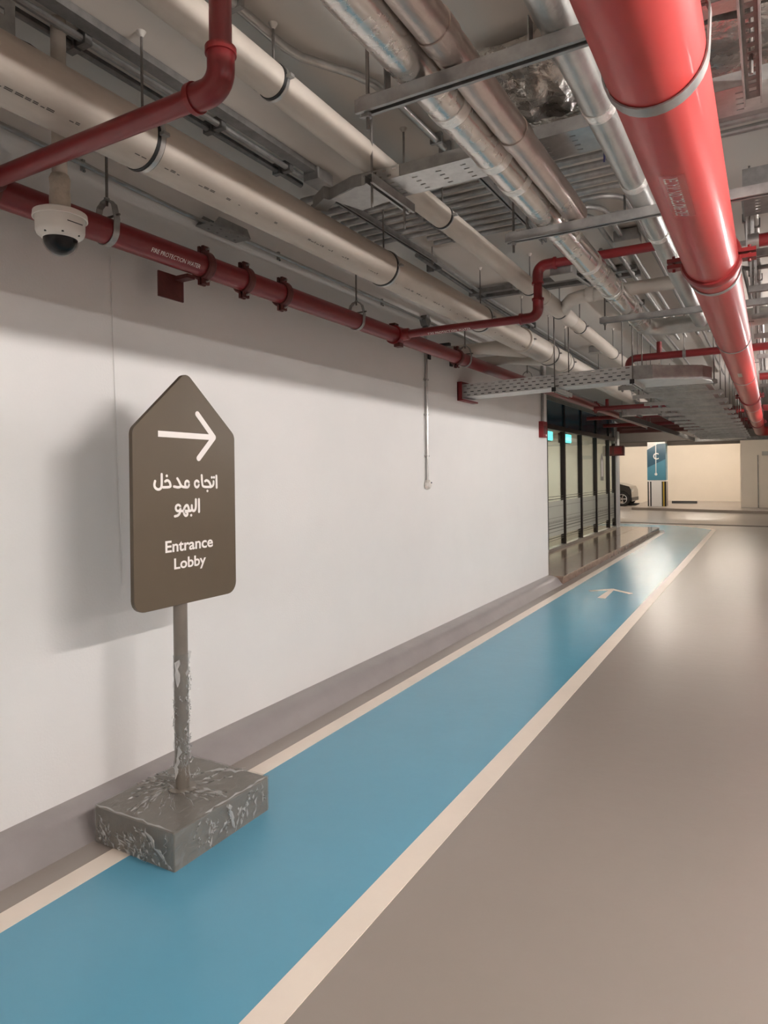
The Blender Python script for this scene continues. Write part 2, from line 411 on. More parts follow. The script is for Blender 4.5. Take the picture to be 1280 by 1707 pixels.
# little arrow-house sticker on the glass
a = 16.72
hs = B().prism([(a - .16, 1.36), (a + .16, 1.36), (a + .16, 1.86), (a, 2.03), (a - .16, 1.86)], 'yz', GX + .008, GX + .01)
st = obj('glass_sign', hs, 'lobby_grey', win, smooth=False)
obj('sign_text_block', B().prism([(a - .09, 1.45), (a + .09, 1.45), (a + .09, 1.80), (a, 1.88), (a - .09, 1.80)], 'yz', GX + .0105, GX + .0115), 'sign_white', st, smooth=False)
struct('wall_lobby_side', B().box(-9, WX - .25, YC - .25, YC, 0, CZ), 'wall_paint')
struct('wall_lobby_back', B().box(-8.2, -8, YC, 18.9, 0, CZ), 'lobby_wall')
struct('wall_lobby_end', B().box(-14, GX - .05, 18.66, 18.9, 0, CZ), 'wall_paint')
struct('floor_lobby', B().box(-8, GX - .1, YC, 18.66, 0, KH), 'granite')
struct('ceiling_lobby', B().box(-8, GX - .1, YC, 18.66, 2.62, 2.7), 'lobby_wall')
tag(struct('wall_above_glass', B().box(GX - .1, GX + .03, YC, 18.3, 3.0, CZ), 'beam_paint'), cat='wall')
for i, (yy, x) in enumerate(((13.9, -6.0), (15.9, -6.4))):
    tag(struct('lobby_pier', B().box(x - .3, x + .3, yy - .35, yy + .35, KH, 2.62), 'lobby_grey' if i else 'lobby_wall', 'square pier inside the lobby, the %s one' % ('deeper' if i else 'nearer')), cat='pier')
for i, (y0, y1) in enumerate(((13.6, 14.35), (15.15, 15.9))):
    t = thing('light_box', 'teal glowing light box inside the lobby, %s' % ('behind the second visible pane' if i else 'behind the first visible pane'), 'light box', (-4.1, y0, 2.2), 'teal light boxes in the lobby')
    obj('lit_face', B().box(-4.1, -4.06, y0, y1, 2.25, 2.44), 'teal_lit', t); obj('frame', B().box(-4.16, -4.1, y0 - .02, y1 + .02, 2.23, 2.46), 'mullion', t); obj('hanger', B().box(-4.15, -4.11, y0 + .2, y0 + .24, 2.46, 2.62), 'mullion', t); obj('hanger', B().box(-4.15, -4.11, y1 - .24, y1 - .2, 2.46, 2.62), 'mullion', t)
for i, yy in enumerate((11.5, 14.5, 17.2)):
    t = thing('ceiling_panel_light', 'square ceiling light inside the lobby, %s from the white wall' % ('first', 'second', 'third')[i], 'ceiling light', (-5.6, yy, 2.6), 'lobby ceiling lights')
    obj('frame', B().box(-5.95, -5.25, yy - .35, yy + .35, 2.6, 2.62), 'lamp_body', t); obj('diffuser', B().box(-5.9, -5.3, yy - .3, yy + .3, 2.592, 2.6), 'lamp_lobby', t)

# end pier of the lobby front with its pipe and box
struct('end_pier', B().box(-3.60, -3.47, 18.24, 18.52, KH, 2.62), 'wall_paint', 'slim white pier ending the lobby front')['category'] = 'pier'
t = thing('downpipe', 'grey steel pipe above the slim white pier', 'pipe', (-3.52, 18.2, 2.2))
obj('pipe', B().tube([(-3.52, 18.18, 2.3), (-3.52, 18.18, 3.2)], .055), 'zinc', t)
obj('collar', B().ring((-3.52, 18.18, 2.78), 'z', .055, .13, .1), 'zinc_bright', t)
t = thing('junction_box', 'brown box on the slim white pier at the end of the glass', 'junction box', (-3.5, 18.2, 2.0))
obj('body', B().bevbox(-3.66, -3.28, 18.1, 18.24, 1.98, 2.24, .01), 'red_rust', t); obj('lid', B().box(-3.52, -3.33, 18.085, 18.1, 2.02, 2.2), 'alarm_red', t)

# ---------------------------------------------------------------- far column
ccx, ccy = -4.18, 30.25
col = struct('column', B().box(ccx - .35, ccx + .35, ccy, ccy + .55, .1, CZ), 'wall_paint', 'white square column marked C beyond the lane'); col['category'] = 'column'
obj('sign_panel', B().prism([(ccx - .36, 1.20), (ccx + .36, 1.20), (ccx + .36, 2.74), (ccx + .05, 2.72), (ccx - .36, 2.48)], 'xz', ccy - .02, ccy - .001), 'col_blue', col, smooth=False)
obj('sign_panel', B().prism([(ccx - .36, 1.73), (ccx + .36, 2.08), (ccx + .36, 2.74), (ccx + .05, 2.72), (ccx - .36, 2.48)], 'xz', ccy - .024, ccy - .0205), 'col_dark_blue', col, smooth=False)
obj('side_panel', B().box(ccx + .351, ccx + .37, ccy - .02, ccy + .53, 1.20, 2.74), 'col_blue', col, smooth=False)
obj('marker_line', B().box(ccx - .03, ccx + .0, ccy - .03, ccy - .0245, 1.45, 2.74), 'sign_white', col)
obj('marker_dot', B().lathe((ccx - .015, ccy - .0245, 1.45), 'y', [(0, -.006), (.055, -.006), (.055, 0)], 20), 'sign_white', col)
obj('letter', text_fit('C', ccx - .12, ccx + .10, 2.08, .26, lambda u, v: (u, ccy - .026, v), .01), 'sign_white', col, smooth=False)
for sx in (-1, 1):
    for fx, m in ((.33, 'black'), (.28, 'guard_yellow' if sx > 0 else 'sign_white'), (.23, 'black')):
        obj('corner_guard', B().box(ccx + sx * fx - .025, ccx + sx * fx + .025, ccy - .02, ccy - .001, .1, 1.14), m, col)
for fy, m in ((.05, 'black'), (.1, 'guard_yellow'), (.16, 'black'), (.50, 'black')):
    obj('corner_guard', B().box(ccx + .351, ccx + .37, ccy + fy - .025, ccy + fy + .025, .1, 1.14), m, col)
# a low dark wheel stop behind the column and one by the car
for lab, x0, x1, yy in (('long black wheel stop to the right of the far column', -3.95, -2.9, 33.3), ('short black wheel stop by the parked car', -5.75, -5.3, 32.9)):
    t = thing('wheel_stop', lab, 'wheel stop', (x0, yy, 0), 'rubber wheel stops'); z = .1 if x0 > -5 else 0
    obj('body', B().prism([(yy - .08, z), (yy + .08, z), (yy + .05, z + .11), (yy - .05, z + .11)], 'yz', x0, x1), 'rubber', t)

# ---------------------------------------------------------------- downstand beams far back
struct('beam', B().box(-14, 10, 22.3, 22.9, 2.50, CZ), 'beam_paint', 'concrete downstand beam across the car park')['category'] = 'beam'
struct('beam', B().box(-14, -1.05, 31.2, 31.5, 2.68, CZ), 'beam_paint', 'farthest beam behind the marked column, added to block lamp reflections')['category'] = 'beam'  # added to keep the end lamps out of the floor reflections
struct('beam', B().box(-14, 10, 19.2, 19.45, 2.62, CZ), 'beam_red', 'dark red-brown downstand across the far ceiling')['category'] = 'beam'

# ================================================================== LAMPS
def batten(x, y, z, label, L=1.5, along='y', far=0, grp='tube lamps under the ceiling'):
    t = thing('batten_light', label, 'lamp', (x, y, z), grp)
    h = L / 2
    d = (lambda a, c, e, f, g, i: B().box(x + a, x + c, y + e, y + f, z + g, z + i)) if along == 'y' else (lambda a, c, e, f, g, i: B().box(x + e, x + f, y + a, y + c, z + g, z + i))
    obj('housing', d(-.035, .035, -h, h, .03, .075), 'lamp_body', t)
    p0, p1 = ((x, y - h + .03, z), (x, y + h - .03, z)) if along == 'y' else ((x - h + .03, y, z), (x + h - .03, y, z))
    obj('tube', B().tube([p0, p1], .02, 8), ('lamp_glow', 'lamp_far', 'lamp_bays', 'lamp_end_fill')[far], t)
    for s in (-1, 1):
        q = (x, y + s * h * .7) if along == 'y' else (x + s * h * .7, y)
        obj('suspension_rod', B().tube([(q[0], q[1], z + .075), (q[0], q[1], CZ)], .004, 6), 'rod_steel', t)
        obj('end_cap', d(-.03, .03, s * h - .02 * (s > 0), s * h + .02 * (s < 0), -.025, .03), 'lamp_body', t)
for i, yy in enumerate((-3.4, 1.9, 7.2, 12.5)):
    batten(1.2, yy, 2.55, 'tube lamp in the row right of the big red pipe, %s from the back' % ('first', 'second', 'third', 'fourth')[i])
for i, yy in enumerate((-2.0, 3.0, 8.0, 13.0)):
    batten(6.0, yy, 2.6, 'tube lamp over the parking bays on the right, %s from the back' % ('first', 'second', 'third', 'fourth')[i], far=2)
for i, (x, yy) in enumerate(((-2.4, 20.4), (-5.0, 24.2), (-1.2, 26.0), (-4.2, 28.6), (-2.6, 32.3), (-6.6, 32.3))):
    batten(x, yy, (2.80, 2.80, 2.80, 2.86, 2.95, 2.95)[i], 'warm tube lamp beyond the lobby, %s from the camera' % ('first', 'second', 'third', 'fourth', 'fifth', 'sixth')[i], 1.5, 'x', 1 if i < 4 else 3)  # last two are unseen, added to brighten the far wall

# ================================================================== ENTRANCE SIGN
SX, SY = -2.305, 2.155
sg = thing('entrance_sign', 'taupe arrow-topped sign on a pole with a film-wrapped box base', 'sign', (SX, SY, 0))
FX = -2.26
def rounded(poly, rad, n=6):
    out = []
    m = len(poly)
    for i in range(m):
        p, a, c = Vector(poly[i]), Vector(poly[i - 1]), Vector(poly[(i + 1) % m])
        d1 = (a - p).normalized(); d2 = (c - p).normalized(); ang = d1.angle(d2); t = rad[i] / math.tan(ang / 2)
        A = p + d1 * t; D = p + d2 * t; o = p + (d1 + d2).normalized() * (rad[i] / math.sin(ang / 2))
        a0 = math.atan2(*(A - o).yx); a1 = math.atan2(*(D - o).yx); da = (a1 - a0 + PI) % (2 * PI) - PI
        for k in range(n + 1): out.append((o.x + rad[i] * math.cos(a0 + da * k / n), o.y + rad[i] * math.sin(a0 + da * k / n)))
    return out
outline = rounded([(1.867, .99), (2.471, .99), (2.471, 1.752), (2.163, 2.022), (1.867, 1.752)], [.055, .055, .05, .04, .05])
pan = obj('panel', B().prism(outline, 'yz', FX - .022, FX), 'sign_taupe', sg, smooth=False)
pan['label'] = 'taupe house-shaped panel with white arrow'
bv = pan.modifiers.new('edge', 'BEVEL'); bv.width = .002; bv.segments = 2
def smooth_path(pts, k=2):
    closed = pts[0] == pts[-1]
    for _ in range(k):
        out = [pts[0]]
        for i in range(len(pts) - 1):
            p, q = pts[i], pts[i + 1]
            out += [(p[0] * .75 + q[0] * .25, p[1] * .75 + q[1] * .25), (p[0] * .25 + q[0] * .75, p[1] * .25 + q[1] * .75)]
        pts = out + [pts[-1]]
    return pts
LV = [0]
def stroke(b, pts, w, cap=True, soft=True):
    """one flat ribbon along pts with round ends, each a hair prouder than the last so that none are coplanar"""
    LV[0] = (LV[0] + 1) % 9; x1 = FX + .0012 + LV[0] * .00004
    b.band(smooth_path(list(pts)) if soft and len(pts) > 2 else pts, 'yz', FX + .0001, x1, w)
    if cap and pts[0] != pts[-1]:
        for p in (pts[0], pts[-1]): dot(b, p, w / 2, FX + .0001, x1 - .00002)
def dot(b, p, r, x0=FX + .0002, x1=FX + .0012):
    b.prism([(p[0] + r * math.cos(a), p[1] + r * math.sin(a)) for a in [2 * PI * k / 14 for k in range(14)]], 'yz', x0, x1)
b = B(); stroke(b, [(2.0, 1.738), (2.33, 1.736)], .026, cap=False); stroke(b, [(2.228, 1.838), (2.330, 1.737)], .026); stroke(b, [(2.330, 1.735), (2.233, 1.637)], .026)
obj('arrow', b, 'sign_white', pan, smooth=False)
AR1 = [('s', [(2.344, 1.556), (2.345, 1.501)]), ('s', [(2.325, 1.530), (2.325, 1.516), (2.314, 1.5045), (2.261, 1.505), (2.252, 1.515), (2.25, 1.559)]), ('s', [(2.271, 1.532), (2.28, 1.537), (2.294, 1.531), (2.303, 1.519), (2.307, 1.504)]), ('e', (2.2195, 1.52, .0125, .0150)), ('e', (2.1605, 1.5205, .0115, .0145)), ('s', [(2.16, 1.506), (2.133, 1.508), (2.123, 1.517), (2.113, 1.535), (2.104, 1.546)]), ('s', [(2.126, 1.512), (2.112, 1.506), (2.085, 1.511)]), ('s', [(2.036, 1.534), (2.047, 1.54), (2.06, 1.533), (2.065, 1.519), (2.065, 1.509), (2.024, 1.509)]), ('s', [(2.017, 1.565), (2.017, 1.516), (2.012, 1.504), (1.997, 1.499), (1.981, 1.507), (1.976, 1.52), (1.981, 1.536)]), ('d', (2.3145, 1.549)), ('d', (2.3285, 1.549)), ('d', (2.285, 1.487)), ('d', (2.045, 1.558))]
AR2 = [('s', [(2.231, 1.45), (2.231, 1.393)]), ('s', [(2.212, 1.45), (2.212, 1.409), (2.202, 1.398), (2.192, 1.4), (2.187, 1.409), (2.187, 1.424)]), ('s', [(2.188, 1.405), (2.178, 1.399), (2.153, 1.401), (2.125, 1.402)]), ('s', [(2.171, 1.401), (2.165, 1.423), (2.155, 1.429), (2.143, 1.416), (2.138, 1.4), (2.143, 1.384), (2.153, 1.378), (2.162, 1.386), (2.158, 1.395), (2.139, 1.401)]), ('e', (2.1065, 1.4165, .0135, .0135)), ('s', [(2.12, 1.414), (2.119, 1.397), (2.107, 1.383), (2.088, 1.381)]), ('d', (2.183, 1.38))]
for A in (AR1, AR2):
    for k, v in A:
        b = B()
        if k == 's': stroke(b, v, .0112)
        elif k == 'e': LV[0] = (LV[0] + 1) % 9; el_ = [(v[0] + v[2] * math.cos(a), v[1] + v[3] * math.sin(a)) for a in [2 * PI * q / 24 for q in range(24)]]; b.band(el_ + [el_[0], el_[1]], 'yz', FX + .0001, FX + .0012 + LV[0] * .00004, .0108)
        else: dot(b, v, .0061)
        obj('arabic_letter', b, 'sign_white', pan, smooth=False)
for s, u0, u1, z, h in (('Entrance', 2.032, 2.316, 1.2275, .049), ('Lobby', 2.080, 2.270, 1.1505, .046)):
    obj('english_lettering', text_fit(s, u0, u1, z, h, lambda u, v: (FX + .0012, u, v), .022), 'sign_white', pan, smooth=False)
obj('pole', B().tube([(SX, SY, .155), (SX, SY, 1.9)], .031, 24), 'base_metal', sg)
obj('pole_flange', B().lathe((SX, SY, .1555), 'z', [(.06, 0), (.06, .006), (.03, .007)], 24), 'base_metal', sg)
BX0, BX1, BY0, BY1, BZ = -2.515, -2.04, 1.862, 2.43, .155
obj('base_box', B().bevbox(BX0, BX1, BY0, BY1, 0.002, BZ, .004), 'base_metal', sg, smooth=False)
# stretch film over the box: a slightly puckered shell
def film_face(b, o, e1, e2, nrm, n1, n2, amp):
    o, e1, e2, nrm = map(Vector, (o, e1, e2, nrm)); k = len(b.v)
    for i in range(n1 + 1):
        for j in range(n2 + 1):
            u, v = i / n1, j / n2; p = o + e1 * u + e2 * v
            edge = min(u, 1 - u, v, 1 - v)
            d = amp * (.35 + abs(math.sin(p.x * 31 + p.z * 57 + p.y * 23) * math.sin(p.y * 41 - p.z * 33 + p.x * 19)))
            b.v.append(tuple(p + nrm * (d if edge > 0 else amp * .5)))
    for i in range(n1):
        for j in range(n2): q = k + i * (n2 + 1) + j; b.f.append((q, q + n2 + 1, q + n2 + 2, q + 1))
fb = B(); am = .005
film_face(fb, (BX1, BY0, .004), (0, BY1 - BY0, 0), (0, 0, BZ), (1, 0, 0), 24, 8, am)
film_face(fb, (BX0, BY0, .004), (BX1 - BX0, 0, 0), (0, 0, BZ), (0, -1, 0), 22, 8, am * 2)
film_face(fb, (BX0, BY0, BZ), (BX1 - BX0, 0, 0), (0, BY1 - BY0, 0), (0, 0, 1), 22, 24, am)
film_face(fb, (BX0, BY1, .004), (0, BY0 - BY1, 0), (0, 0, BZ), (-1, 0, 0), 22, 6, am)
film_face(fb, (BX1, BY1, .004), (BX0 - BX1, 0, 0), (0, 0, BZ), (0, 1, 0), 22, 6, am)
fl = obj('stretch_film', fb, 'film', sg, sharp=80); fl['label'] = 'clear wrinkled stretch film over the box'
# film wound round the pole
pf = B(); rings = []
for i in range(41):
    z = .26 + .50 * i / 40
    for j in range(20):
        a = 2 * PI * j / 20; r = .0325 + .004 * abs(math.sin(a * 2 + z * 70)) * abs(math.sin(z * 37 + a)) + (.010 * max(0, math.sin(a * 1.0 + z * 9)) if i > 37 or i < 3 else 0)
        pf.v.append((SX + r * math.cos(a), SY + r * math.sin(a), z + .006 * math.sin(a + 1)))
for i in range(40):
    for j in range(20): k = (j + 1) % 20; pf.f.append((i * 20 + j, i * 20 + k, i * 20 + 20 + k, i * 20 + 20 + j))
obj('pole_film', pf, 'film', sg, sharp=80)
# loose wisps and gathered creases of film
def ribbon(pts, w, nrm=(0, 0, 1)):
    b = B(); nrm = Vector(nrm)
    for i, p in enumerate(pts):
        p = Vector(p); d = (Vector(pts[min(i + 1, len(pts) - 1)]) - Vector(pts[max(i - 1, 0)])).normalized(); s = d.cross(nrm).normalized()
        ww = w * (.5 + .5 * math.sin(i * 1.7) ** 2) * (0.25 if i in (0, len(pts) - 1) else 1)
        tw = nrm * (.004 * math.sin(i * 2.1))
        b.v += [tuple(p - s * ww / 2 + tw), tuple(p + s * ww / 2 - tw), tuple(p + nrm * ww * .3)]
    for i in range(len(pts) - 1):
        k = 3 * i; b.f += [(k, k + 3, k + 5, k + 2), (k + 2, k + 5, k + 4, k + 1)]
    return b
def wisp(p0, p1, n, jit, w, nrm):
    p0, p1 = Vector(p0), Vector(p1)
    pts = [p0.lerp(p1, i / n) + Vector((random.uniform(-jit, jit), random.uniform(-jit, jit), random.uniform(-jit, jit) * .5)) for i in range(n + 1)]
    return ribbon(pts, w, nrm)
T = BZ + .013
rn = random.Random(21)
def creases(name, gen, n):
    b = B()
    for q in range(n):
        p0, p1, nrm, w = gen()
        r_ = wisp(p0, p1, rn.randint(5, 9), .006, w, nrm); b.add(r_.v, r_.f)
    o = obj(name, b, 'film_wisp', fl, sharp=180); o['kind'] = 'stuff'
def g_top():
    a = rn.uniform(0, 2 * PI); r1 = rn.uniform(.04, .12); r2 = r1 + rn.uniform(.06, .2)
    x0, y0 = SX + r1 * math.cos(a), SY + r1 * math.sin(a); x1, y1 = SX + r2 * math.cos(a + .3), SY + r2 * math.sin(a + .3)
    cl = lambda v, lo, hi: max(lo, min(hi, v))
    return (cl(x0, BX0, BX1), cl(y0, BY0, BY1), T + rn.uniform(0, .006)), (cl(x1, BX0 + .01, BX1 - .01), cl(y1, BY0 + .01, BY1 - .01), T), (0, 0, 1), rn.choice((.0015, .002, .003, .006))
def g_front():
    x = rn.uniform(BX0 + .01, BX1 - .03); z = rn.uniform(.05, BZ)
    return (x, BY0 - .013, z), (min(BX1 - .01, x + rn.uniform(-.03, .12)), BY0 - .012, max(.012, z - rn.uniform(.03, .11))), (0, -1, 0), rn.choice((.0015, .002, .003, .007))
def g_side():
    y = rn.uniform(BY0 + .12, BY1 - .02); z = rn.uniform(.06, BZ)
    return (BX1 + .0085, y, z), (BX1 + .0085, y + rn.uniform(-.05, .02), max(.012, z - rn.uniform(.03, .1))), (1, 0, 0), rn.choice((.0012, .002, .003, .008))
def g_pole():
    a = rn.uniform(-1.9, 1.0); z = rn.uniform(.26, .74); a2 = a + rn.uniform(-.7, .7); R_ = .0375
    return (SX + R_ * math.cos(a), SY + R_ * math.sin(a), z), (SX + R_ * math.cos(a2), SY + R_ * math.sin(a2), z - rn.uniform(.03, .09)), (math.cos(a), math.sin(a), 0), rn.choice((.0012, .002, .003, .005))
creases('top_creases', g_top, 34); creases('front_creases', g_front, 30); creases('side_creases', g_side, 26); creases('pole_creases', g_pole, 40)
wl = [wisp((SX + .1, SY + .02, T), (BX1 - .005, SY + .02, T), 6, .01, .012, (0, 0, 1)),
      wisp((SX - .06, SY + .1, T), (SX + .13, BY1 - .02, T + .004), 9, .012, .008, (0, 0, 1)),
      wisp((SX + .02, BY1 - .1, T + .012), (SX + .17, BY1 - .03, T + .006), 6, .014, .016, (0, 0, 1)),
      wisp((SX - .19, SY - .02, T), (SX - .02, SY - .03, T), 7, .01, .008, (0, 0, 1)),
      wisp((BX0 + .01, BY0 - .004, T - .003), (BX1 - .01, BY0 - .004, T - .003), 14, .005, .008, (0, -1, .6)),
      wisp((BX1 - .16, BY0 - .014, BZ - .01), (BX1 - .02, BY0 - .012, .02), 8, .006, .016, (0, -1, 0)),
      wisp((BX1 + .010, BY0 + .30, BZ - .01), (BX1 + .010, BY0 + .33, .03), 7, .006, .022, (1, 0, 0)),
      wisp((BX1 + .004, BY0 + .16, T - .003), (BX1 + .004, BY1 - .02, T - .003), 14, .005, .008, (.6, 0, 1)),
      wisp((SX + .02, SY - .036, .745), (SX + .03, SY - .055, .63), 5, .008, .026, (1, -.5, 0)),
      wisp((SX + .02, SY + .036, .735), (SX + .034, SY - .01, .66), 5, .008, .012, (1, 0, 0)),
      wisp((SX + .02, SY - .036, .36), (SX + .01, SY - .056, .22), 6, .008, .020, (1, -.5, 0))]
for w in wl: obj('film_fold', w, 'film_wisp', fl, sharp=180)

# ================================================================== DOME CAMERA
cxp, cyp = -2.2, 1.515
dc = thing('dome_camera', 'white ceiling-pole dome camera with a dark bubble', 'camera', (cxp, cyp, 2.40))
obj('pole', B().tube([(cxp, cyp, 2.52), (cxp, cyp, CZ)], .026, 18), 'pvc', dc)
obj('pole_sleeve', B().lathe((cxp, cyp, 2.5), 'z', [(.034, 0), (.036, .05), (.033, .09), (.036, .125), (.030, .14), (.026, .142)], 18), 'cam_plaster', dc)
obj('mounting_plate', B().lathe((cxp, cyp, 2.478), 'z', [(0, .030), (.074, .030), (.090, .022), (.092, .002), (.089, 0), (.084, .004)], 40), 'cam_white', dc)
bd = obj('body', B().lathe((cxp, cyp, 2.40), 'z', [(.083, .083), (.082, .036), (.078, .024), (.058, .008), (.056, .014), (0, .014)], 40), 'cam_white', dc)
obj('bubble', B().lathe((cxp, cyp, 2.412), 'z', [(.0575 * math.cos(a), -.0575 * math.sin(a)) for a in [PI / 2 * i / 10 for i in range(11)]], 36), 'cam_dome', dc)
obj('lens_cover', B().lathe((cxp, cyp, 2.410), 'z', [(.061 * math.cos(a), -.061 * math.sin(a)) for a in [.15 + (PI / 2 - .15) * i / 10 for i in range(11)]], 36), 'dome_clear', dc)
for a in (-.5, -1.35, .4): obj('screw', B().lathe((cxp + .07 * math.cos(a), cyp + .07 * math.sin(a), 2.417), 'z', [(0, -.001), (.004, -.001), (.004, .003)], 8), 'black', bd)
obj('maker_mark', B().box(cxp + .0825, cxp + .0835, cyp - .03, cyp + .03, 2.452, 2.455), 'black', bd)

# ================================================================== PIPE FITTINGS
def clevis(X, Y, z, r, label, grp, w=.03, top=CZ, m='zinc', name='clevis_hanger', arch=.065):
    t = thing(name, label, 'pipe hanger', (X, Y, z), grp)
    R = r + .004
    path = [(X - R * .42, z + r + arch), (X - R * .75, z + r + arch * .8), (X - R - .004, z + r * .75), (X - R, z)]
    path += [(X - R * math.cos(a), z - R * math.sin(a)) for a in [PI * i / 18 for i in range(1, 18)]]
    path += [(X + R, z), (X + R + .004, z + r * .75), (X + R * .75, z + r + arch * .8), (X + R * .42, z + r + arch)]
    obj('strap', B().band(path, 'xz', Y - w / 2, Y + w / 2, .004), m, t)
    obj('yoke', B().band([(X - R * .75, z + r + arch * .75), (X - R * .42, z + r + arch + .005), (X, z + r + arch + .012), (X + R * .42, z + r + arch + .005), (X + R * .75, z + r + arch * .75)], 'xz', Y - w / 2 + .002, Y + w / 2 - .002, .005), m, t)
    obj('cross_bolt', B().tube([(X - R - .012, Y, z + r * .8 + .012), (X + R + .02, Y, z + r * .8 + .012)], .005, 8), 'rod_steel', t)
    obj('rod', B().tube([(X, Y, z + r + arch - .012), (X, Y, top)], .006, 8), 'rod_steel', t)
    obj('nut', B().lathe((X, Y, z + r + arch + .004), 'z', [(0, .018), (.012, .018), (.012, .006)], 6), 'zinc', t)
    return t
def ringclamp(X, Y, z, r, label, grp, w=.028, top=CZ):
    t = thing('pipe_clamp', label, 'pipe clamp', (X, Y, z), grp)
    obj('liner', B().ring((X, Y, z), 'y', r, r + .003, w + .008), 'rubber', t)
    bd = obj('band', B().ring((X, Y + .004, z), 'y', r + .003, r + .006, w * .7), 'zinc_bright', t)
    for s in (-1, 1):
        obj('lug', B().cbox(X + s * (r + .014), Y, z, .024, w, .012), 'zinc', bd)
    obj('rod', B().tube([(X, Y, z + r + .002), (X, Y, top)], .005, 8), 'rod_steel', t)
    obj('anchor', B().lathe((X, Y, top - .02), 'z', [(.005, 0), (.010, .006), (.016, .018), (.018, .02)], 10), 'ceiling_paint', t)
    return t
def coupling(X, Y, z, r, label, grp, m='red_rust', w=.048, lug=1., ax='z'):
    t = thing('pipe_coupling', label, 'pipe coupling', (X, Y, z), grp)
    h = w / 2
    pr = [(r, -h), (r + .010, -h), (r + .017, -h * .6), (r + .017, h * .6), (r + .010, h), (r, h)]
    q0 = 0 if ax == 'z' else PI / 2; gp = .12 if ax == 'z' else .05     # the two halves meet where the lugs are
    obj('housing', B().lathe((X, Y, z), 'y', pr, 30, q0 + gp, q0 + PI - gp), m, t)
    obj('housing', B().lathe((X, Y, z), 'y', pr, 30, q0 + PI + gp, q0 + 2 * PI - gp), m, t)
    for s in (-1, 1):
        # lathe angle 0 is +z; split at top and bottom or at the sides
        if ax == 'z':
            for q in (-1, 1): obj('lug', B().cbox(X + q * .013, Y, z + s * (r + .022), .014, w * .9, .036 * lug), m, t)
            bo = B().tube([(X - .034, Y, z + s * (r + .024)), (X + .04, Y, z + s * (r + .024))], .006, 8)
        else:
            for q in (-1, 1): obj('lug', B().cbox(X + s * (r + .028 * lug), Y, z + q * .014, .052 * lug, w * .9, .017), m, t)
            bo = B().tube([(X + s * (r + .034 * lug), Y, z - .034), (X + s * (r + .034 * lug), Y, z + .04)], .007, 8)
        obj('bolt', bo, 'zinc_bright' if ax == 'z' else m, t)
    return t
ORD = ('first', 'second', 'third', 'fourth', 'fifth', 'sixth', 'seventh', 'eighth', 'ninth', 'tenth', 'eleventh', 'twelfth')

# ---------------------------------------------------------------- thin red fire main along the wall
RX, RZ, RR = -2.48, 2.62, .057
mn = thing('fire_main', 'red sprinkler main running along the top of the white wall', 'pipe', (RX, 4, RZ))
for a, c in ((-4, 1.30), (1.30, 2.50), (2.50, 2.80), (2.80, 3.13), (3.13, 4.47), (4.47, 5.70), (5.70, 9.4), (9.4, 16.4)):
    obj('pipe_length', B().tube([(RX, a, RZ), (RX, c, RZ)], RR, 28), 'red_paint', mn)
def wrap_text(body, X, Z, r, ya, yb, ang, h, flip=1):
    def mp(u, v):
        a = ang + v / r * flip
        return (X + (r + .0007) * math.cos(a), u, Z + (r + .0007) * math.sin(a))
    return text_fit(body, ya, yb, -h / 2, h, mp, .0)
obj('lettering', wrap_text('FIRE PROTECTION WATER', RX, RZ, RR, 2.13, 2.43, -.55, .02), 'sign_white', mn, smooth=False)
for i, (yy, m) in enumerate(((2.50, 'red_rust'), (2.80, 'red_rust'), (3.13, 'red_rust'), (5.66, 'red_rust'))):
    coupling(RX, yy, RZ, RR, 'rusty red grooved coupling on the wall-side red main, %s from the dome camera' % ORD[i], 'couplings on the wall-side main', m)
coupling(RX, 11.3, RZ, RR, 'grooved coupling on the wall-side red main by the lobby glass', 'couplings on the wall-side main', 'red_fitting')
for i, yy in enumerate((1.93, 3.95, 5.86, 7.72)):
    clevis(RX, yy, RZ, RR, 'galvanised clevis hanger on the wall-side red main, %s from the dome camera' % ORD[i], 'hangers on the wall-side main')
t = thing('hanging_tag', 'small dark red plate hanging under the wall-side red main', 'plate', (RX, 2.42, 2.5))
obj('plate', B().box(RX - .11, RX - .10, 2.30, 2.46, 2.44, 2.565), 'red_rust', t); obj('stem', B().box(RX - .105, RX - .01, 2.40, 2.45, 2.54, 2.56), 'red_rust', t)
# wall brackets that hold the main beyond the second branch
for i, (yy, x) in enumerate(((5.62, WX), (6.12, WX))):
    t = thing('wall_bracket', 'dark angle bracket on the white wall behind the red main, %s' % ('nearer' if not i else 'farther'), 'bracket', (x, yy, 2.65), 'angle brackets behind the main')
    obj('plate', B().box(x, x + .012, yy - .03, yy + .03, 2.62, 2.76), 'black', t); obj('arm', B().box(x, x + .22, yy - .02, yy + .02, 2.725, 2.75), 'black', t)

# branch with a riser at the upper left
r = .031; BYN = 1.385
t = thing('sprinkler_branch', 'red branch pipe crossing under the fat white pipe near the dome camera, turning up', 'pipe', (-1.3, BYN, RZ))
obj('horizontal_pipe', B().tube([(-2.42, BYN, RZ), (-1.36, BYN, RZ)], r, 22), 'red_paint', t)
obj('riser', B().tube([(-1.30, BYN, RZ + .06), (-1.30, BYN, CZ)], r, 22), 'red_paint', t)
el = obj('elbow', B().tube([(-1.40, BYN, RZ)] + [tuple(p) for p in arc((-1.30, BYN, RZ), (-2, BYN, RZ), (-1.3, BYN, 3), .052)] + [(-1.30, BYN, RZ + .10)], r + .007, 22), 'red_paint', t)
obj('bead', B().ring((-1.40, BYN, RZ), 'x', r, r + .012, .018), 'red_fitting', el); obj('bead', B().ring((-1.30, BYN, RZ + .10), 'z', r, r + .012, .018), 'red_fitting', el)
te = obj('tee_clamp', B().lathe((RX, BYN, RZ), 'y', [(RR, -.05), (RR + .014, -.05), (RR + .014, .05), (RR, .05)], 30), 'red_rust', t)
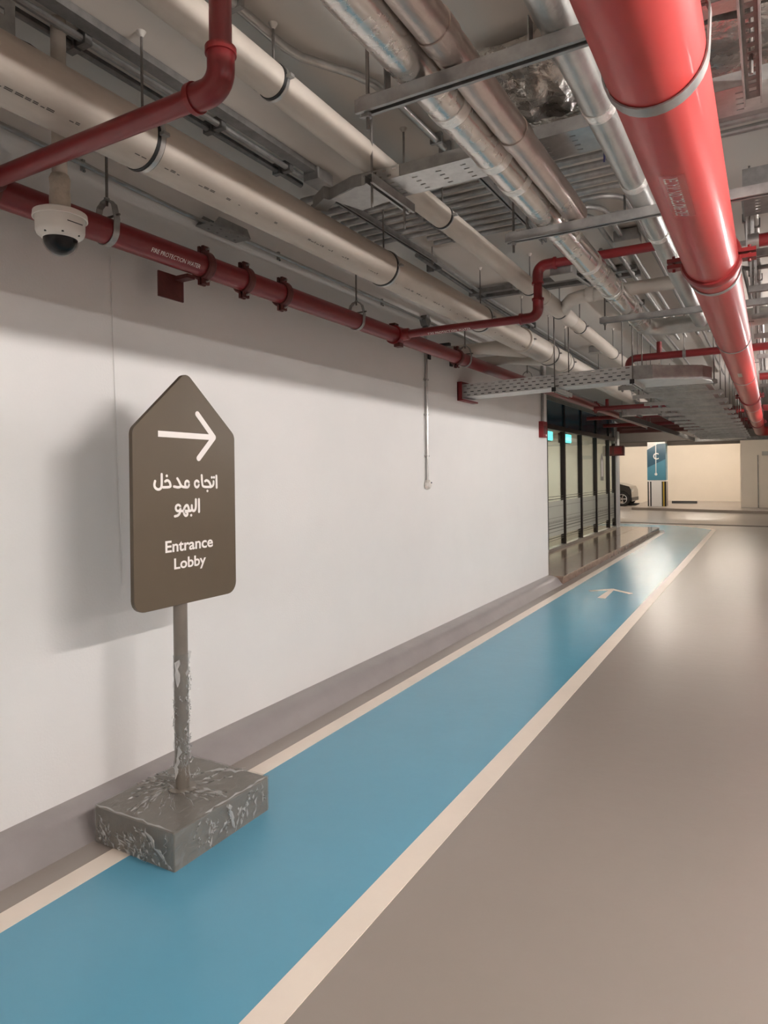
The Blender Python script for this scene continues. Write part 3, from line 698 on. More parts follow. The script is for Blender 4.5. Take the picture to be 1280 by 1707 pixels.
obj('outlet', B().lathe((RX + RR, BYN, RZ), 'x', [(.034, 0), (.046, .004), (.044, .05), (.040, .055), (.031, .06)], 22), 'red_rust', te)

# branch 2: level run, up-and-over offset
BY2 = 4.52; BXR = -1.37; BZ2 = 2.97; r = .030
t = thing('sprinkler_branch', 'red branch pipe stepping up past the narrow white pipe in the middle', 'pipe', (BXR, BY2, RZ))
obj('lower_run', B().tube([(-2.42, BY2, RZ), (BXR - .05, BY2, RZ)], r, 20), 'red_paint', t)
obj('lower_elbow', B().tube([(BXR - .12, BY2, RZ)] + [tuple(p) for p in arc((BXR, BY2, RZ), (-3, BY2, RZ), (BXR, BY2, 4), .06)] + [(BXR, BY2, RZ + .12)], r + .006, 20), 'red_paint', t)
obj('riser', B().tube([(BXR, BY2, RZ + .06), (BXR, BY2, BZ2 - .05)], r, 20), 'red_paint', t)
obj('upper_elbow', B().tube([(BXR, BY2, BZ2 - .12)] + [tuple(p) for p in arc((BXR, BY2, BZ2), (BXR, BY2, 0), (3, BY2, BZ2), .06)] + [(BXR + .12, BY2, BZ2)], r + .006, 20), 'red_paint', t)
obj('upper_run', B().tube([(BXR + .05, BY2, BZ2), (-.60, BY2, BZ2)], r, 20), 'red_paint', t)
for q in ((BXR, BY2, RZ + .12), (BXR, BY2, BZ2 - .12)): obj('bead', B().ring(q, 'z', r, r + .011, .016), 'red_fitting', t)
obj('bead', B().ring((BXR - .12, BY2, RZ), 'x', r, r + .011, .016), 'red_fitting', t); obj('bead', B().ring((BXR + .12, BY2, BZ2), 'x', r, r + .011, .016), 'red_fitting', t)
te = obj('tee_clamp', B().lathe((RX, BY2, RZ), 'y', [(RR, -.05), (RR + .014, -.05), (RR + .014, .05), (RR, .05)], 30), 'red_fitting', t)
obj('outlet', B().lathe((RX + RR, BY2, RZ), 'x', [(.034, 0), (.046, .004), (.044, .05), (.040, .055), (.031, .06)], 22), 'red_fitting', te)
for s in (-1, 1): obj('lug', B().cbox(RX - .02 * s, BY2, RZ + s * (RR + .02), .05, .06, .03), 'red_rust', te)
def wrap_text_x(body, Y, Z, r, xa, xb, ang, h):
    def mp(u, v):
        a = ang + v / r; return (u, Y - (r + .0007) * math.cos(a), Z + (r + .0007) * math.sin(a))
    return text_fit(body, xa, xb, -h / 2, h, mp, .0)
obj('lettering', wrap_text_x('FIRE PROTECTION WATER', BY2, RZ, r, -2.2, -1.86, -.9, .018), 'sign_white', t, smooth=False)

# ---------------------------------------------------------------- fat white drain pipe
PX, PZ, PR = -2.0, 2.79, .102
t = thing('drain_pipe', 'fat cream plastic drain pipe hung parallel to the white wall', 'pipe', (PX, 4, PZ))
obj('pipe', B().tube([(PX, -4, PZ), (PX, 6.2, PZ)], PR, 40), 'pvc', t)
obj('pipe', B().tube([(PX, 7.3, PZ), (PX, 14.05, PZ - .02)], PR, 40), 'pvc_clean', t)
fit = obj('branch_fitting', B().tube([(PX, 6.05, PZ), (PX, 7.45, PZ)], PR + .010, 40), 'pvc_clean', t)
obj('side_inlet', B().tube([(-2.745, 6.0, 2.745), (-2.36, 6.02, 2.745), (-2.22, 6.12, 2.75), (-2.08, 6.42, 2.775)], [.055, .055, .075, .085], 24), 'pvc_clean', fit)
obj('side_inlet', B().tube([(-2.745, 6.70, 2.74), (-2.34, 6.72, 2.74), (-2.2, 6.82, 2.745), (-2.08, 7.05, 2.775)], [.05, .05, .065, .08], 24), 'pvc_clean', fit)
for yy in (6.05, 6.75, 7.45): obj('socket_ring', B().ring((PX, yy, PZ), 'y', PR, PR + .016, .05), 'pvc_clean', fit)
# worn factory print: short illegible dashes along the pipe
pb = B()
yy = -.5
while yy < 6:
    if random.random() < .72:
        L = random.uniform(.008, .026)
        a = -1.02
        for k in range(2):
            a0 = a + k * .05
            vs = [(PX + (PR + .0006) * math.cos(q), y_, PZ + (PR + .0006) * math.sin(q)) for q, y_ in ((a0, yy), (a0, yy + L), (a0 + .035, yy + L), (a0 + .035, yy))]
            pb.add(vs, [(0, 1, 2, 3)])
            if random.random() < .5: break
        yy += L + random.uniform(.004, .01)
    else: yy += random.uniform(.03, .12)
obj('factory_print', pb, 'pvc_print', t, smooth=False)
for i, yy in enumerate((1.715, 3.50, 5.05, 6.08, 6.95, 7.6, 9.3, 11.2, 13.0)):
    ringclamp(PX, yy, PZ, PR + (.011 if 6.0 < yy < 7.5 else 0), 'black-lined ring clamp on the fat cream drain pipe, %s from the camera' % ORD[i], 'clamps on the fat drain pipe')

# ---------------------------------------------------------------- narrow white drain pipe (slight fall)
QX, QR = -1.555, .061
def QZ(y): return 2.985 - .0125 * (y - 2)
t = thing('drain_pipe', 'narrow cream plastic drain pipe between the fat one and the foil pipes', 'pipe', (QX, 4, 2.95))
obj('pipe', B().tube([(QX, -4, QZ(-4)), (QX, 14, QZ(14))], QR, 30), 'pvc', t)
fit = obj('tee_fitting', B().tube([(QX, 5.25, QZ(5.25)), (QX, 6.1, QZ(6.1))], QR + .006, 30), 'pvc_clean', t)
obj('branch_pipe', B().tube([(QX, 5.85, 2.94), (QX + .09, 5.62, 2.945), (QX + .17, 5.48, 2.95)] + [(QX + .26, 5.43, 2.955), (-.3, 5.40, 2.96)], .052, 24), 'pvc_clean', fit)
obj('socket_ring', B().ring((-1.22, 5.415, 2.955), 'x', .052, .060, .06), 'pvc_clean', fit)
for i, yy in enumerate((1.93, 3.38, 4.93, 5.75, 6.45, 8.0, 10.4, 12.2)):
    ringclamp(QX, yy, QZ(yy), QR + (.006 if 5.2 < yy < 6.1 else 0), 'black-lined ring clamp on the narrow cream drain pipe, %s from the camera' % ORD[i], 'clamps on the narrow drain pipe', .02)

# elbow and socket of a third pipe in the top left corner
t = thing('drain_pipe', 'cream pipe bend with a black seal at the top left corner', 'pipe', (-1.85, .95, 2.9))
obj('bend', B().tube([(-2.02, .62, 2.98), (-1.93, .80, 2.98), (-1.87, .93, 2.985), (-1.80, 1.03, 3.01), (-1.75, 1.09, 3.08), (-1.74, 1.11, 3.2)], .075, 24), 'pvc', t)
obj('seal', B().tube([(-1.885, .90, 2.984), (-1.868, .935, 2.985)], .079, 24), 'rubber', t)

# ---------------------------------------------------------------- big red pipe
GXr, GZr, GR = -.229, 2.519, .1125
bp = thing('fire_pipe', 'big bright red fire pipe running overhead on the right', 'pipe', (GXr, 4, GZr))
for a, c in ((-3, 3.42), (3.42, 9.95), (9.95, 15.3), (15.3, 18.6)):
    obj('pipe_length', B().tube([(GXr, a, GZr), (GXr, c, GZr)], GR, 48), 'red_big', bp)
obj('end_bend', B().tube([(GXr, 18.5, GZr)] + [tuple(p) for p in arc((GXr, 19.0, GZr), (GXr, 0, GZr), (5, 19.0, GZr), .3)] + [(2, 19.0, GZr)], GR + .003, 32), 'red_big', bp)
# sticker: thin label wrapped round the lower face with the words reading along the pipe
def wrap_patch(X, Z, r, ya, yb, a0, a1, n=8):
    b = B()
    for i in range(n + 1):
        a = a0 + (a1 - a0) * i / n
        for yy in (ya, yb): b.v.append((X + r * math.cos(a), yy, Z + r * math.sin(a)))
    for i in range(n): b.f.append((2 * i, 2 * i + 1, 2 * i + 3, 2 * i + 2))
    return b
sk = obj('sticker', wrap_patch(GXr, GZr, GR + .0006, 2.11, 2.47, -2.02, -1.38), 'sticker', bp)
def mpk(u, v):
    a = -1.74 + v / GR; return (GXr + (GR + .0011) * math.cos(a), u, GZr + (GR + .0011) * math.sin(a))
vs, fs = text_mesh('FIRE PROTECTION WATER', 1., .012)
xs = [v[0] for v in vs]; lo, hi = min(xs), max(xs)
obj('lettering', B().add([mpk(2.455 - (v[0] - lo) / (hi - lo) * .33, -(v[1] - .35) / .7 * .040) for v in vs], fs), 'sign_white', sk, smooth=False)
t = clevis(GXr, 1.70, GZr, GR, 'wide galvanised clevis band round the big red pipe above the driveway', 'hangers on the big red pipe', .042)
clevis(GXr, 3.62, GZr, GR, 'galvanised clevis band just behind the bolted coupling of the big red pipe', 'hangers on the big red pipe', .034)
for i, yy in enumerate((5.5, 7.6, 11.2, 13.6)): clevis(GXr, yy, GZr, GR, 'thin clevis band on the big red pipe beyond the coupling, %s from it' % ORD[i], 'hangers on the big red pipe', .02)
coupling(GXr, 3.42, GZr, GR, 'bright red bolted coupling on the big red pipe, the nearest one', 'couplings on the big red pipe', 'red_fitting', .07, 1.3, 'x')
coupling(GXr, 9.95, GZr, GR, 'red bolted coupling on the big red pipe, halfway along', 'couplings on the big red pipe', 'red_fitting', .07, 1.0, 'x')
coupling(GXr, 15.3, GZr, GR, 'red bolted coupling on the big red pipe, the farthest one', 'couplings on the big red pipe', 'red_fitting', .07, 1.0, 'x')
obj('chipped_patch', wrap_patch(GXr, GZr, GR + .0006, 6.7, 6.95, -1.75, -1.45), 'pvc', bp)

# ---------------------------------------------------------------- trapeze struts
def channel_x(b, x0, x1, y, z, w=.041, h=.041, t=.0035, lip=.012):
    # open side down
    b.box(x0, x1, y - w / 2, y + w / 2, z + h - t, z + h); b.box(x0, x1, y - w / 2, y - w / 2 + t, z, z + h - t); b.box(x0, x1, y + w / 2 - t, y + w / 2, z, z + h - t)
    b.box(x0, x1, y - w / 2 + t, y - w / 2 + lip, z, z + t); b.box(x0, x1, y + w / 2 - lip, y + w / 2 - t, z, z + t); return b
def channel_y(b, y0, y1, x, z, w=.041, h=.041, t=.0035, lip=.012):
    b.box(x - w / 2, x + w / 2, y0, y1, z + h - t, z + h); b.box(x - w / 2, x - w / 2 + t, y0, y1, z, z + h - t); b.box(x + w / 2 - t, x + w / 2, y0, y1, z, z + h - t)
    b.box(x - w / 2 + t, x - w / 2 + lip, y0, y1, z, z + t); b.box(x + w / 2 - lip, x + w / 2 - t, y0, y1, z, z + t); return b
STZ = 2.655; STT = STZ + .041
def trapeze_x(x0, x1, y, z, rods, label, grp, low=.05, m='zinc'):
    t = thing('strut_trapeze', label, 'support strut', ((x0 + x1) / 2, y, z), grp)
    obj('strut', channel_x(B(), x0, x1, y, z), m, t, smooth=False)
    for x in rods:
        rd = obj('rod', B().tube([(x, y, z - low), (x, y, CZ)], .006, 8), 'rod_steel', t)
        obj('nut', B().lathe((x, y, z - .014), 'z', [(0, 0), (.013, 0), (.013, .012), (.006, .012)], 6), 'zinc', rd)
        obj('washer', B().cbox(x, y, z + .044, .04, .04, .005), 'zinc', rd)
    return t
for i, (yy, wds) in enumerate(((1.76, 'nearest the camera'), (3.10, 'in the middle'), (5.14, 'farthest from the camera'))):
    trapeze_x(-1.09, .5, yy, STZ, (-1.055, .45), 'galvanised strut carrying the foil pipes, the one %s' % wds, 'struts under the foil pipes')

# ---------------------------------------------------------------- foil lagged pipes
FX1, FR1 = -.90, .070
FZ1 = STT + FR1
def foil_tube(b, pts, r, n=22, step=.06, amp=.02, seed=0):
    P = [Vector(p) for p in pts]; out = []; rr = []
    for i in range(len(P) - 1):
        L = (P[i + 1] - P[i]).length; k = max(1, int(L / step))
        for j in range(k):
            out.append(P[i].lerp(P[i + 1], j / k))
    out.append(P[-1]); rn = random.Random(seed)
    rr = [r * (1 + rn.uniform(-amp, amp * .3)) for _ in out]
    return b.tube(out, rr, n)
t = thing('lagged_pipe', 'fat silver foil lagged pipe resting on the struts', 'pipe', (FX1, 3, FZ1))
obj('foil_jacket', foil_tube(B(), [(FX1, -3, FZ1), (FX1, 5.85, FZ1)], FR1, seed=1), 'foil', t, sharp=60)
obj('foil_bend', B().tube([(FX1, 5.80, FZ1)] + [tuple(p) for p in arc((FX1, 6.06, FZ1), (FX1, 0, FZ1), (5, 6.06, FZ1), .16, 6)] + [(.6, 6.06, FZ1)], FR1, 22), 'foil_matt', t)
for yy in (1.05, 2.02, 2.42, 2.66, 3.95, 4.6): obj('tape_band', B().ring((FX1, yy, FZ1), 'y', FR1 * .98, FR1 + .002, .05), 'tape', t)
t = thing('lagged_pipe', 'thinner rosy foil lagged pipe beside the fat foil pipe', 'pipe', (-.77, 2, STT + .052))
obj('foil_jacket', foil_tube(B(), [(-.772, -3, STT + .055), (-.772, 3.16, STT + .055)], .053, amp=.035, seed=2), 'foil_rose', t, sharp=60)
for yy in (.7, 1.66, 2.3): obj('tape_band', B().ring((-.772, yy, STT + .055), 'y', .052, .056, .07), 'foil_rose', t)
t = thing('lagged_pipe', 'grey foil lagged pipe close to the left of the big red pipe', 'pipe', (-.47, 2, STT + .05))
obj('foil_jacket', foil_tube(B(), [(-.475, -3, STT + .052), (-.475, 5.92, STT + .052)], .052, amp=.02, seed=3), 'foil_matt', t, sharp=60)
for yy in (1.5, 2.25, 2.9, 3.6): obj('tape_band', B().ring((-.475, yy, STT + .052), 'y', .0515, .0545, .05), 'tape', t)
for i, (x, yy, w) in enumerate(((-1.0, 1.76, 'left of the fat foil pipe on the nearest strut'), (-.56, 1.76, 'left of the grey foil pipe on the nearest strut'), (-1.0, 3.10, 'left of the fat foil pipe on the middle strut'), (-.56, 3.10, 'left of the grey foil pipe on the middle strut'))):
    t = thing('pipe_shoe', 'small angle cleat ' + w, 'cleat', (x, yy, STT), 'angle cleats on the struts')
    obj('upright', B().box(x + .012, x + .016, yy - .018, yy + .018, STT, STT + .07), 'zinc_dark', t); obj('foot', B().box(x - .045, x + .012, yy - .018, yy + .018, STT, STT + .004), 'zinc_dark', t)
    obj('bolt', B().lathe((x - .02, yy, STT + .004), 'z', [(.009, 0), (.009, .007), (0, .007)], 6), 'zinc', t)

# ---------------------------------------------------------------- conduit bank on the ceiling (runs across)
k = 0
for i in range(11):
    yy = 3.16 + i * .105; z = CZ - .05
    x1 = (-.35, -.36, -.3, -.2, -.1, -.3, -.45, -.60, -.72, -.86, -.95)[i]
    x0 = -2.35 if i < 9 else -2.0
    t = thing('conduit', 'steel conduit in the ceiling bank behind the tray, %s from the camera' % ORD[i], 'conduit', (-1.5, yy, z), 'conduits in the ceiling bank')
    pts = [(x0, yy, z)]
    if i >= 5:
        pts += [tuple(p) for p in arc((x1, yy, z), (-3, yy, z), (x1, 9, z), .16, 6)] + [(x1, 7.8 + .1 * i, z)]
    else: pts += [(x1 + .6, yy, z)]
    obj('pipe', B().tube(pts, .0165, 10), 'zinc', t)
    for x in (-1.85, -1.0): obj('saddle', B().cbox(x, yy, z + .01, .03, .045, .05), 'zinc_dark', t)
# rails across the bank
for i, (x, lab) in enumerate(((-2.11, 'left'), (-1.30, 'right'))):
    t = thing('strut_rail', 'channel rail under the ceiling conduit bank, the %s one' % lab, 'support strut', (x, 3.7, CZ - .1), 'rails under the conduit bank')
    obj('strut', channel_y(B(), 3.08, 4.45, x, CZ - .105, .035, .035), 'zinc_dark', t, smooth=False)
    for yy in (3.11, 4.4): obj('rod', B().tube([(x, yy, CZ - .13), (x, yy, CZ)], .005, 8), 'rod_steel', t)
# two conduits and a flat channel along the wall side of the ceiling
for i, (x, m, rr) in enumerate(((-2.17, 'zinc', .014), (-2.235, 'zinc_dark', .016))):
    t = thing('conduit', 'long ceiling conduit above the fat drain pipe, %s' % ('room-side one' if not i else 'wall-side one'), 'conduit', (x, 5, CZ - .04), 'conduits above the fat drain pipe')
    obj('pipe', B().tube([(x, -4, CZ - .04), (x, 3.0, CZ - .04)], rr, 10), m, t)
    obj('pipe', B().tube([(x, 4.4, CZ - .04), (x - .06, 6.0, CZ - .04), (x - .1, 14, CZ - .04)], rr, 10), m, t)
    for yy in (.8, 1.6, 2.3, 2.8, 4.75, 5.6, 7.2): obj('saddle', B().cbox(x - .06 * (yy > 4.4), yy, CZ - .032, .05, .03, .058), 'zinc_dark', t)
t = thing('cable_trunking', 'grey cable trunking along the ceiling above the fat drain pipe', 'trunking', (-2.3, 1.5, CZ - .05))
obj('body', B().box(-2.138, -2.078, -4, 3.0, CZ - .032, CZ - .001), 'zinc_dark', t); obj('end_box', B().bevbox(-2.16, -2.06, 2.92, 3.06, CZ - .07, CZ - .005, .005), 'zinc', t)
# plate with holes and hidden clutter at the upper left
t = thing('perforated_bracket', 'grey steel plate with bolt holes behind the fat drain pipe at the top left', 'bracket', (-2.2, 1.2, 2.95))
pb = B(); pb.perforated(.55, 1.32, 2.92, 3.12, 2, .16, .03, .022, lambda u, v, w: (-2.14 - w, u, v), .004); obj('plate', pb, 'zinc', t, smooth=False)
obj('bolt', B().lathe((-2.136, 1.22, 3.06), 'x', [(.018, 0), (.018, .012), (0, .012)], 6), 'zinc_dark', t)
t = thing('flexible_conduit', 'dark ribbed flexible conduit behind the fat drain pipe at the upper left', 'conduit', (-2.2, 1.5, 2.95))
obj('hose', B().tube([(-2.2, 1.30, 3.02), (-2.2, 1.40, 3.03), (-2.19, 1.55, 3.0), (-2.2, 1.70, 2.96), (-2.22, 1.9, 2.95)], .02, 12), 'black', t)
obj('gland', B().lathe((-2.2, 1.27, 3.02), 'y', [(0, 0), (.026, 0), (.026, .03), (.02, .035)], 10), 'zinc_dark', t)

# offset conduit on the ceiling
z = CZ - .035
t = thing('conduit', 'shiny steel conduit with a double bend on the ceiling above the narrow drain pipe', 'conduit', (-1.5, 2.2, z))
obj('pipe', B().tube([(-1.572, -4, z), (-1.572, 1.92, z), (-1.57, 2.01, z), (-1.555, 2.09, z), (-1.50, 2.19, z), (-1.44, 2.29, z), (-1.405, 2.39, z), (-1.39, 2.48, z), (-1.385, 2.6, z), (-1.384, 3.125, z)], .0165, 12), 'zinc_bright', t)
for yy, x in ((1.3, -1.572), (1.75, -1.572), (2.56, -1.386), (2.95, -1.384), (3.05, -1.384)): obj('saddle', B().cbox(x, yy, z + .008, .06, .02, .05), 'zinc', t)

# ---------------------------------------------------------------- near cable tray (perforated) crossing under the narrow drain
TZ = 2.862
t = thing('cable_tray', 'perforated galvanised cable tray crossing under the narrow drain pipe', 'cable tray', (-1.2, 2.7, TZ))
b = B(); y0, y1 = 2.60, 2.80
xs = -1.52
while xs < .8:
    pass
    b.perforated(y0, y1, xs, min(xs + .30, .8), 1, .034, .016, .009, lambda u, v, w: (v, u, TZ + w), .002); xs += .30
bt = obj('tray_bed', B(), 'zinc_bright', t) if False else None
slots = B()
# bed built of strips so that the slot rows run across it
def bed(b, x0, x1, y0, y1, z, rowp=.115, sl=.024, sw=.010):
    x = x0
    while x < x1 - 1e-6:
        xe = min(x + rowp, x1)
        b.perforated(y0, y1, x, xe, 1, .042, sw, sl, lambda u, v, w: (v, u, z + w), .002)
        x = xe
    return b
obj('tray_bed', bed(B(), -1.52, .8, y0, y1, TZ), 'zinc_bright', t, smooth=False)
sd = obj('near_side', B().box(-1.40, .8, y0 - .002, y0, TZ, TZ + .052), 'zinc', t)
pb = B(); pb.perforated(-1.60, -1.40, TZ, TZ + .052, 2, .05, .02, .009, lambda u, v, w: (u, y0 - .004 - w, v), .002); obj('joint_plate', pb, 'zinc_bright', t, smooth=False)
obj('far_side', B().box(-1.52, .8, y1, y1 + .002, TZ, TZ + .052), 'zinc', t)
b = B().prism([(-1.52, y0), (-1.52, y1), (-1.74, y1 + .04), (-1.80, y0 + .05), (-1.62, y0 - .008)], 'xy', TZ, TZ + .002)
obj('bend_bed', b, 'zinc', t, smooth=False)
obj('bend_side', B().band([(-1.56, y0 - .002), (-1.64, y0 - .008), (-1.81, y0 + .05)], 'xy', TZ, TZ + .055, .003), 'zinc', t)
obj('end_channel', B().prism([(-1.82, 2.62), (-1.79, 2.68), (-1.90, 2.76), (-1.94, 2.70)], 'xy', TZ, TZ + .06), 'zinc', t)
tr = thing('strut_trapeze', 'short strut hung on two rods under the near cable tray', 'support strut', (-1.5, 2.7, TZ - .05))
obj('strut', channel_y(B(), 2.50, 2.90, -1.5, TZ - .044), 'zinc', tr, smooth=False)
for yy in (2.53, 2.83): obj('rod', B().tube([(-1.5, yy, TZ - .14), (-1.5, yy, CZ)], .0055, 8), 'rod_steel', tr)
obj('rod_anchor', B().lathe((-1.5, 2.83, CZ - .018), 'z', [(.006, 0), (.012, .006), (.02, .018)], 10), 'ceiling_paint', tr)
tr = thing('strut_trapeze', 'strut hung under the near cable tray beside the fat foil pipe', 'support strut', (-1.03, 2.9, TZ))
obj('strut', channel_y(B(), 2.75, 3.55, -1.03, TZ - .0, .03, .03), 'zinc_dark', tr, smooth=False)
for yy in (2.79, 3.5): obj('rod', B().tube([(-1.03, yy, TZ - .05), (-1.03, yy, CZ)], .005, 8), 'rod_steel', tr)
# second perforated tray right behind, and crumpled foil duct
t = thing('cable_tray', 'short perforated tray above the grey foil pipe', 'cable tray', (-.6, 3.1, 3.0))
obj('tray_bed', bed(B(), -.98, -.30, 2.86, 3.06, 3.02), 'zinc', t, smooth=False)
pb = B(); pb.perforated(-.98, -.30, 3.02, 3.09, 2, .07, .02, .012, lambda u, v, w: (u, 2.856 - w, v), .002); obj('near_side', pb, 'zinc', t, smooth=False)
def foil_duct(name, label, x0, x1, y0, y1, z0, z1, seed, m='foil_crinkle', amp=.011):
    rn = random.Random(seed); b = B(); nx = max(4, int((x1 - x0) / .07)); per = []
    w, h = y1 - y0, z1 - z0
    loop = [(y0 + w * t, z0) for t in (0, .2, .4, .6, .8)] + [(y1, z0 + h * t) for t in (0, .5)] + [(y1 - w * t, z1) for t in (0, .5)] + [(y0, z1 - h * t) for t in (0, .33, .66)]
    n = len(loop)
    for i in range(nx + 1):
        x = x0 + (x1 - x0) * i / nx
        for (yy, z) in loop: b.v.append((x + rn.uniform(-amp, amp), yy + rn.uniform(-amp, amp), z + rn.uniform(-amp, amp * .5)))
    for i in range(nx):
        for j in range(n): k = (j + 1) % n; b.f.append((i * n + j, i * n + n + j, i * n + n + k, i * n + k))
    b.f.append(tuple(range(n))); b.f.append(tuple(range(nx * n + n - 1, nx * n - 1, -1)))
    t = thing(name, label, 'duct', ((x0 + x1) / 2, (y0 + y1) / 2, z0))
    obj('foil_jacket', b, m, t, sharp=70)
    return t
t = foil_duct('foil_duct', 'crumpled foil wrapped duct crossing above the foil pipes', -1.0, 1.0, 2.40, 2.80, 2.99, 3.16, 5)
obj('duct_strap', B().box(-.55, -.52, 2.37, 2.83, 2.965, 3.18), 'zinc', t)
# loose crumpled foil hanging over the thinner pipe
rn = random.Random(12); b = B(); n = 9
for i in range(n + 1):
    for j in range(n + 1):
        u, v = i / n, j / n
        b.v.append((-.93 + .30 * u + rn.uniform(-.02, .02), 2.22 + .42 * v + rn.uniform(-.02, .02), 2.985 - .03 * math.sin(PI * u) * v + rn.uniform(-.03, .02)))
for i in range(n):
    for j in range(n): k = i * (n + 1) + j; b.f.append((k, k + n + 1, k + n + 2, k + 1))
o = obj('loose_foil', b, 'foil_crinkle', t, sharp=60)
t2 = foil_duct('foil_duct', 'wide foil wrapped duct at the top right corner', -.34, 1.0, 1.88, 2.36, 2.98, 3.16, 8, 'foil_rose')
for i, (a, c, z) in enumerate(((2.84, 3.0, 3.0), (3.03, 3.2, 3.03))):
    t = thing('metal_duct', 'flat grey steel duct crossing at the upper right, %s' % ('just behind the foil duct' if not i else 'the farther of the two'), 'duct', (.3, a, z), 'flat steel ducts')
    obj('casing', B().box(-.28 + .02 * i, .38, a, c, z, z + .1), 'zinc', t); obj('flange', B().box(.05, .09, a - .01, c + .01, z - .015, z + .115), 'zinc_dark', t)
# slotted channel running with the big pipe at the top right
t = thing('slotted_channel', 'dark slotted channel with square holes at the top right', 'support strut', (-.04, 1.7, 2.8))
b = B(); b.perforated(1.3, 2.66, -.062, -.018, 1, .05, .026, .022, lambda u, v, w: (v, u, 2.84 + w), .003); obj('web', b, 'zinc_dark', t, smooth=False)
for x in (-.068, -.018): obj('flange', B().box(x, x + .006, 1.3, 2.66, 2.815, 2.865), 'zinc', t)
for yy in (1.4, 2.38): obj('rod', B().tube([(-.04, yy, 2.78), (-.04, yy, CZ)], .006, 8), 'rod_steel', t)

# right-hand tray and conduits beyond the first coupling
t = thing('cable_tray', 'dark cable tray edge to the right of the big red pipe', 'cable tray', (.3, 3.75, 2.9))
obj('near_side', B().box(-.10, 1.8, 3.62, 3.624, 2.88, 2.98), 'zinc_dark', t); obj('tray_bed', bed(B(), -.10, .7, 3.62, 4.0, 2.88), 'zinc_dark', t, smooth=False)
obj('end_plate', B().box(-.104, -.10, 3.62, 4.0, 2.88, 2.98), 'zinc_dark', t)
for i in range(5):
    yy = 4.4 + i * .55; z = 2.86 + .07 * (i % 3)
    t = thing('conduit', 'steel conduit crossing right of the big red pipe, %s behind the first coupling' % ORD[i], 'conduit', (0, yy, z), 'conduits right of the big pipe')
    obj('pipe', B().tube([(-.35 + .06 * i, yy, CZ - .05), (-.30 + .06 * i, yy, z + .02), (-.24 + .06 * i, yy, z), (.95, yy, z)], .016, 10), ('zinc', 'zinc_bright', 'zinc_dark')[i % 3], t)
    obj('saddle', B().cbox(.2, yy, z + .02, .03, .05, .05), 'zinc_dark', t)
t = thing('sprinkler_branch', 'short red branch pipe at the right edge behind the first coupling', 'pipe', (.1, 3.85, 2.72))
obj('pipe', B().tube([(-.06, 3.85, 2.70), (.9, 3.85, 2.70)], .032, 18), 'red_paint', t); obj('cap', B().tube([(-.09, 3.85, 2.70), (-.04, 3.85, 2.70)], .038, 18), 'zinc_bright', t)

# ---------------------------------------------------------------- middle perforated tray from the wall
TY0, TY1 = 6.33, 6.62
TBZ = 2.335
def tq(x): return TBZ + .026 * (x + 2.66)
t = thing('cable_tray', 'long perforated tray coming out of the white wall in a red collar', 'cable tray', (-1.9, TY0, TBZ))
b = B(); b.perforated(-2.72, -1.06, 0, .128, 4, .075, .036, .008, lambda u, v, w: (u, TY0 - w, tq(u) + v), .002); obj('near_side', b, 'zinc_light', t, smooth=False)
obj('tray_bed', B().add([(-2.72, TY0, tq(-2.72)), (-1.06, TY0, tq(-1.06)), (-1.06, TY1, tq(-1.06)), (-2.72, TY1, tq(-2.72)), (-2.72, TY0, tq(-2.72) + .003), (-1.06, TY0, tq(-1.06) + .003), (-1.06, TY1, tq(-1.06) + .003), (-2.72, TY1, tq(-2.72) + .003)], [(0, 3, 2, 1), (4, 5, 6, 7), (0, 1, 5, 4), (1, 2, 6, 5), (2, 3, 7, 6), (3, 0, 4, 7)]), 'zinc_light', t, smooth=False)
obj('far_side', B().add([(-2.72, TY1, tq(-2.72)), (-1.06, TY1, tq(-1.06)), (-1.06, TY1, tq(-1.06) + .12), (-2.72, TY1, tq(-2.72) + .12)], [(0, 1, 2, 3)]), 'zinc', t)
z = tq(-1.06)
obj('bend_side', B().band([(-1.06, TY0), (-.90, TY0 + .02), (-.80, TY0 + .12), (-.52, TY0 + .30), (-.46, TY0 + .5)], 'xy', z + .004, z + .125, .003), 'zinc', t)
obj('bend_bed', B().prism([(-1.06, TY0), (-.90, TY0 + .02), (-.80, TY0 + .12), (-.52, TY0 + .30), (-.46, TY0 + .5), (-.46, 7.0), (-1.06, 7.0)], 'xy', z, z + .003), 'zinc_light', t, smooth=False)
for i, (dy, dz, rr) in enumerate(((.035, .025, .019), (.035, .066, .019), (.036, .102, .016), (.080, .026, .02), (.125, .024, .018))):  # added inside so the slots look dark; shade given as cables
    t = thing('slot_shade_cable', 'black cable added to darken the slots of the long tray, %s from its near side' % ORD[i], 'cable', (-1.9, TY0 + dy, TBZ + dz), 'cables added to darken the middle tray')
    obj('sheath', B().tube([(-2.72, TY0 + dy, tq(-2.72) + dz), (-1.06, TY0 + dy, tq(-1.06) + dz)], rr, 10), 'rubber', t)
fr = thing('wall_collar', 'red fire-stop collar on the white wall round the tray end', 'collar', (WX, 6.4, 2.3))
obj('side_plate', B().box(WX, WX + .012, 6.27, 6.285, 2.305, 2.48), 'red_rust', fr); obj('side_plate', B().box(WX, WX + .05, 6.27, 6.28, 2.305, 2.48), 'alarm_red', fr)
obj('bottom_plate', B().box(WX, WX + .06, 6.27, 6.68, 2.295, 2.31), 'alarm_red', fr); obj('top_plate', B().box(WX, WX + .05, 6.27, 6.68, 2.475, 2.485), 'alarm_red', fr)
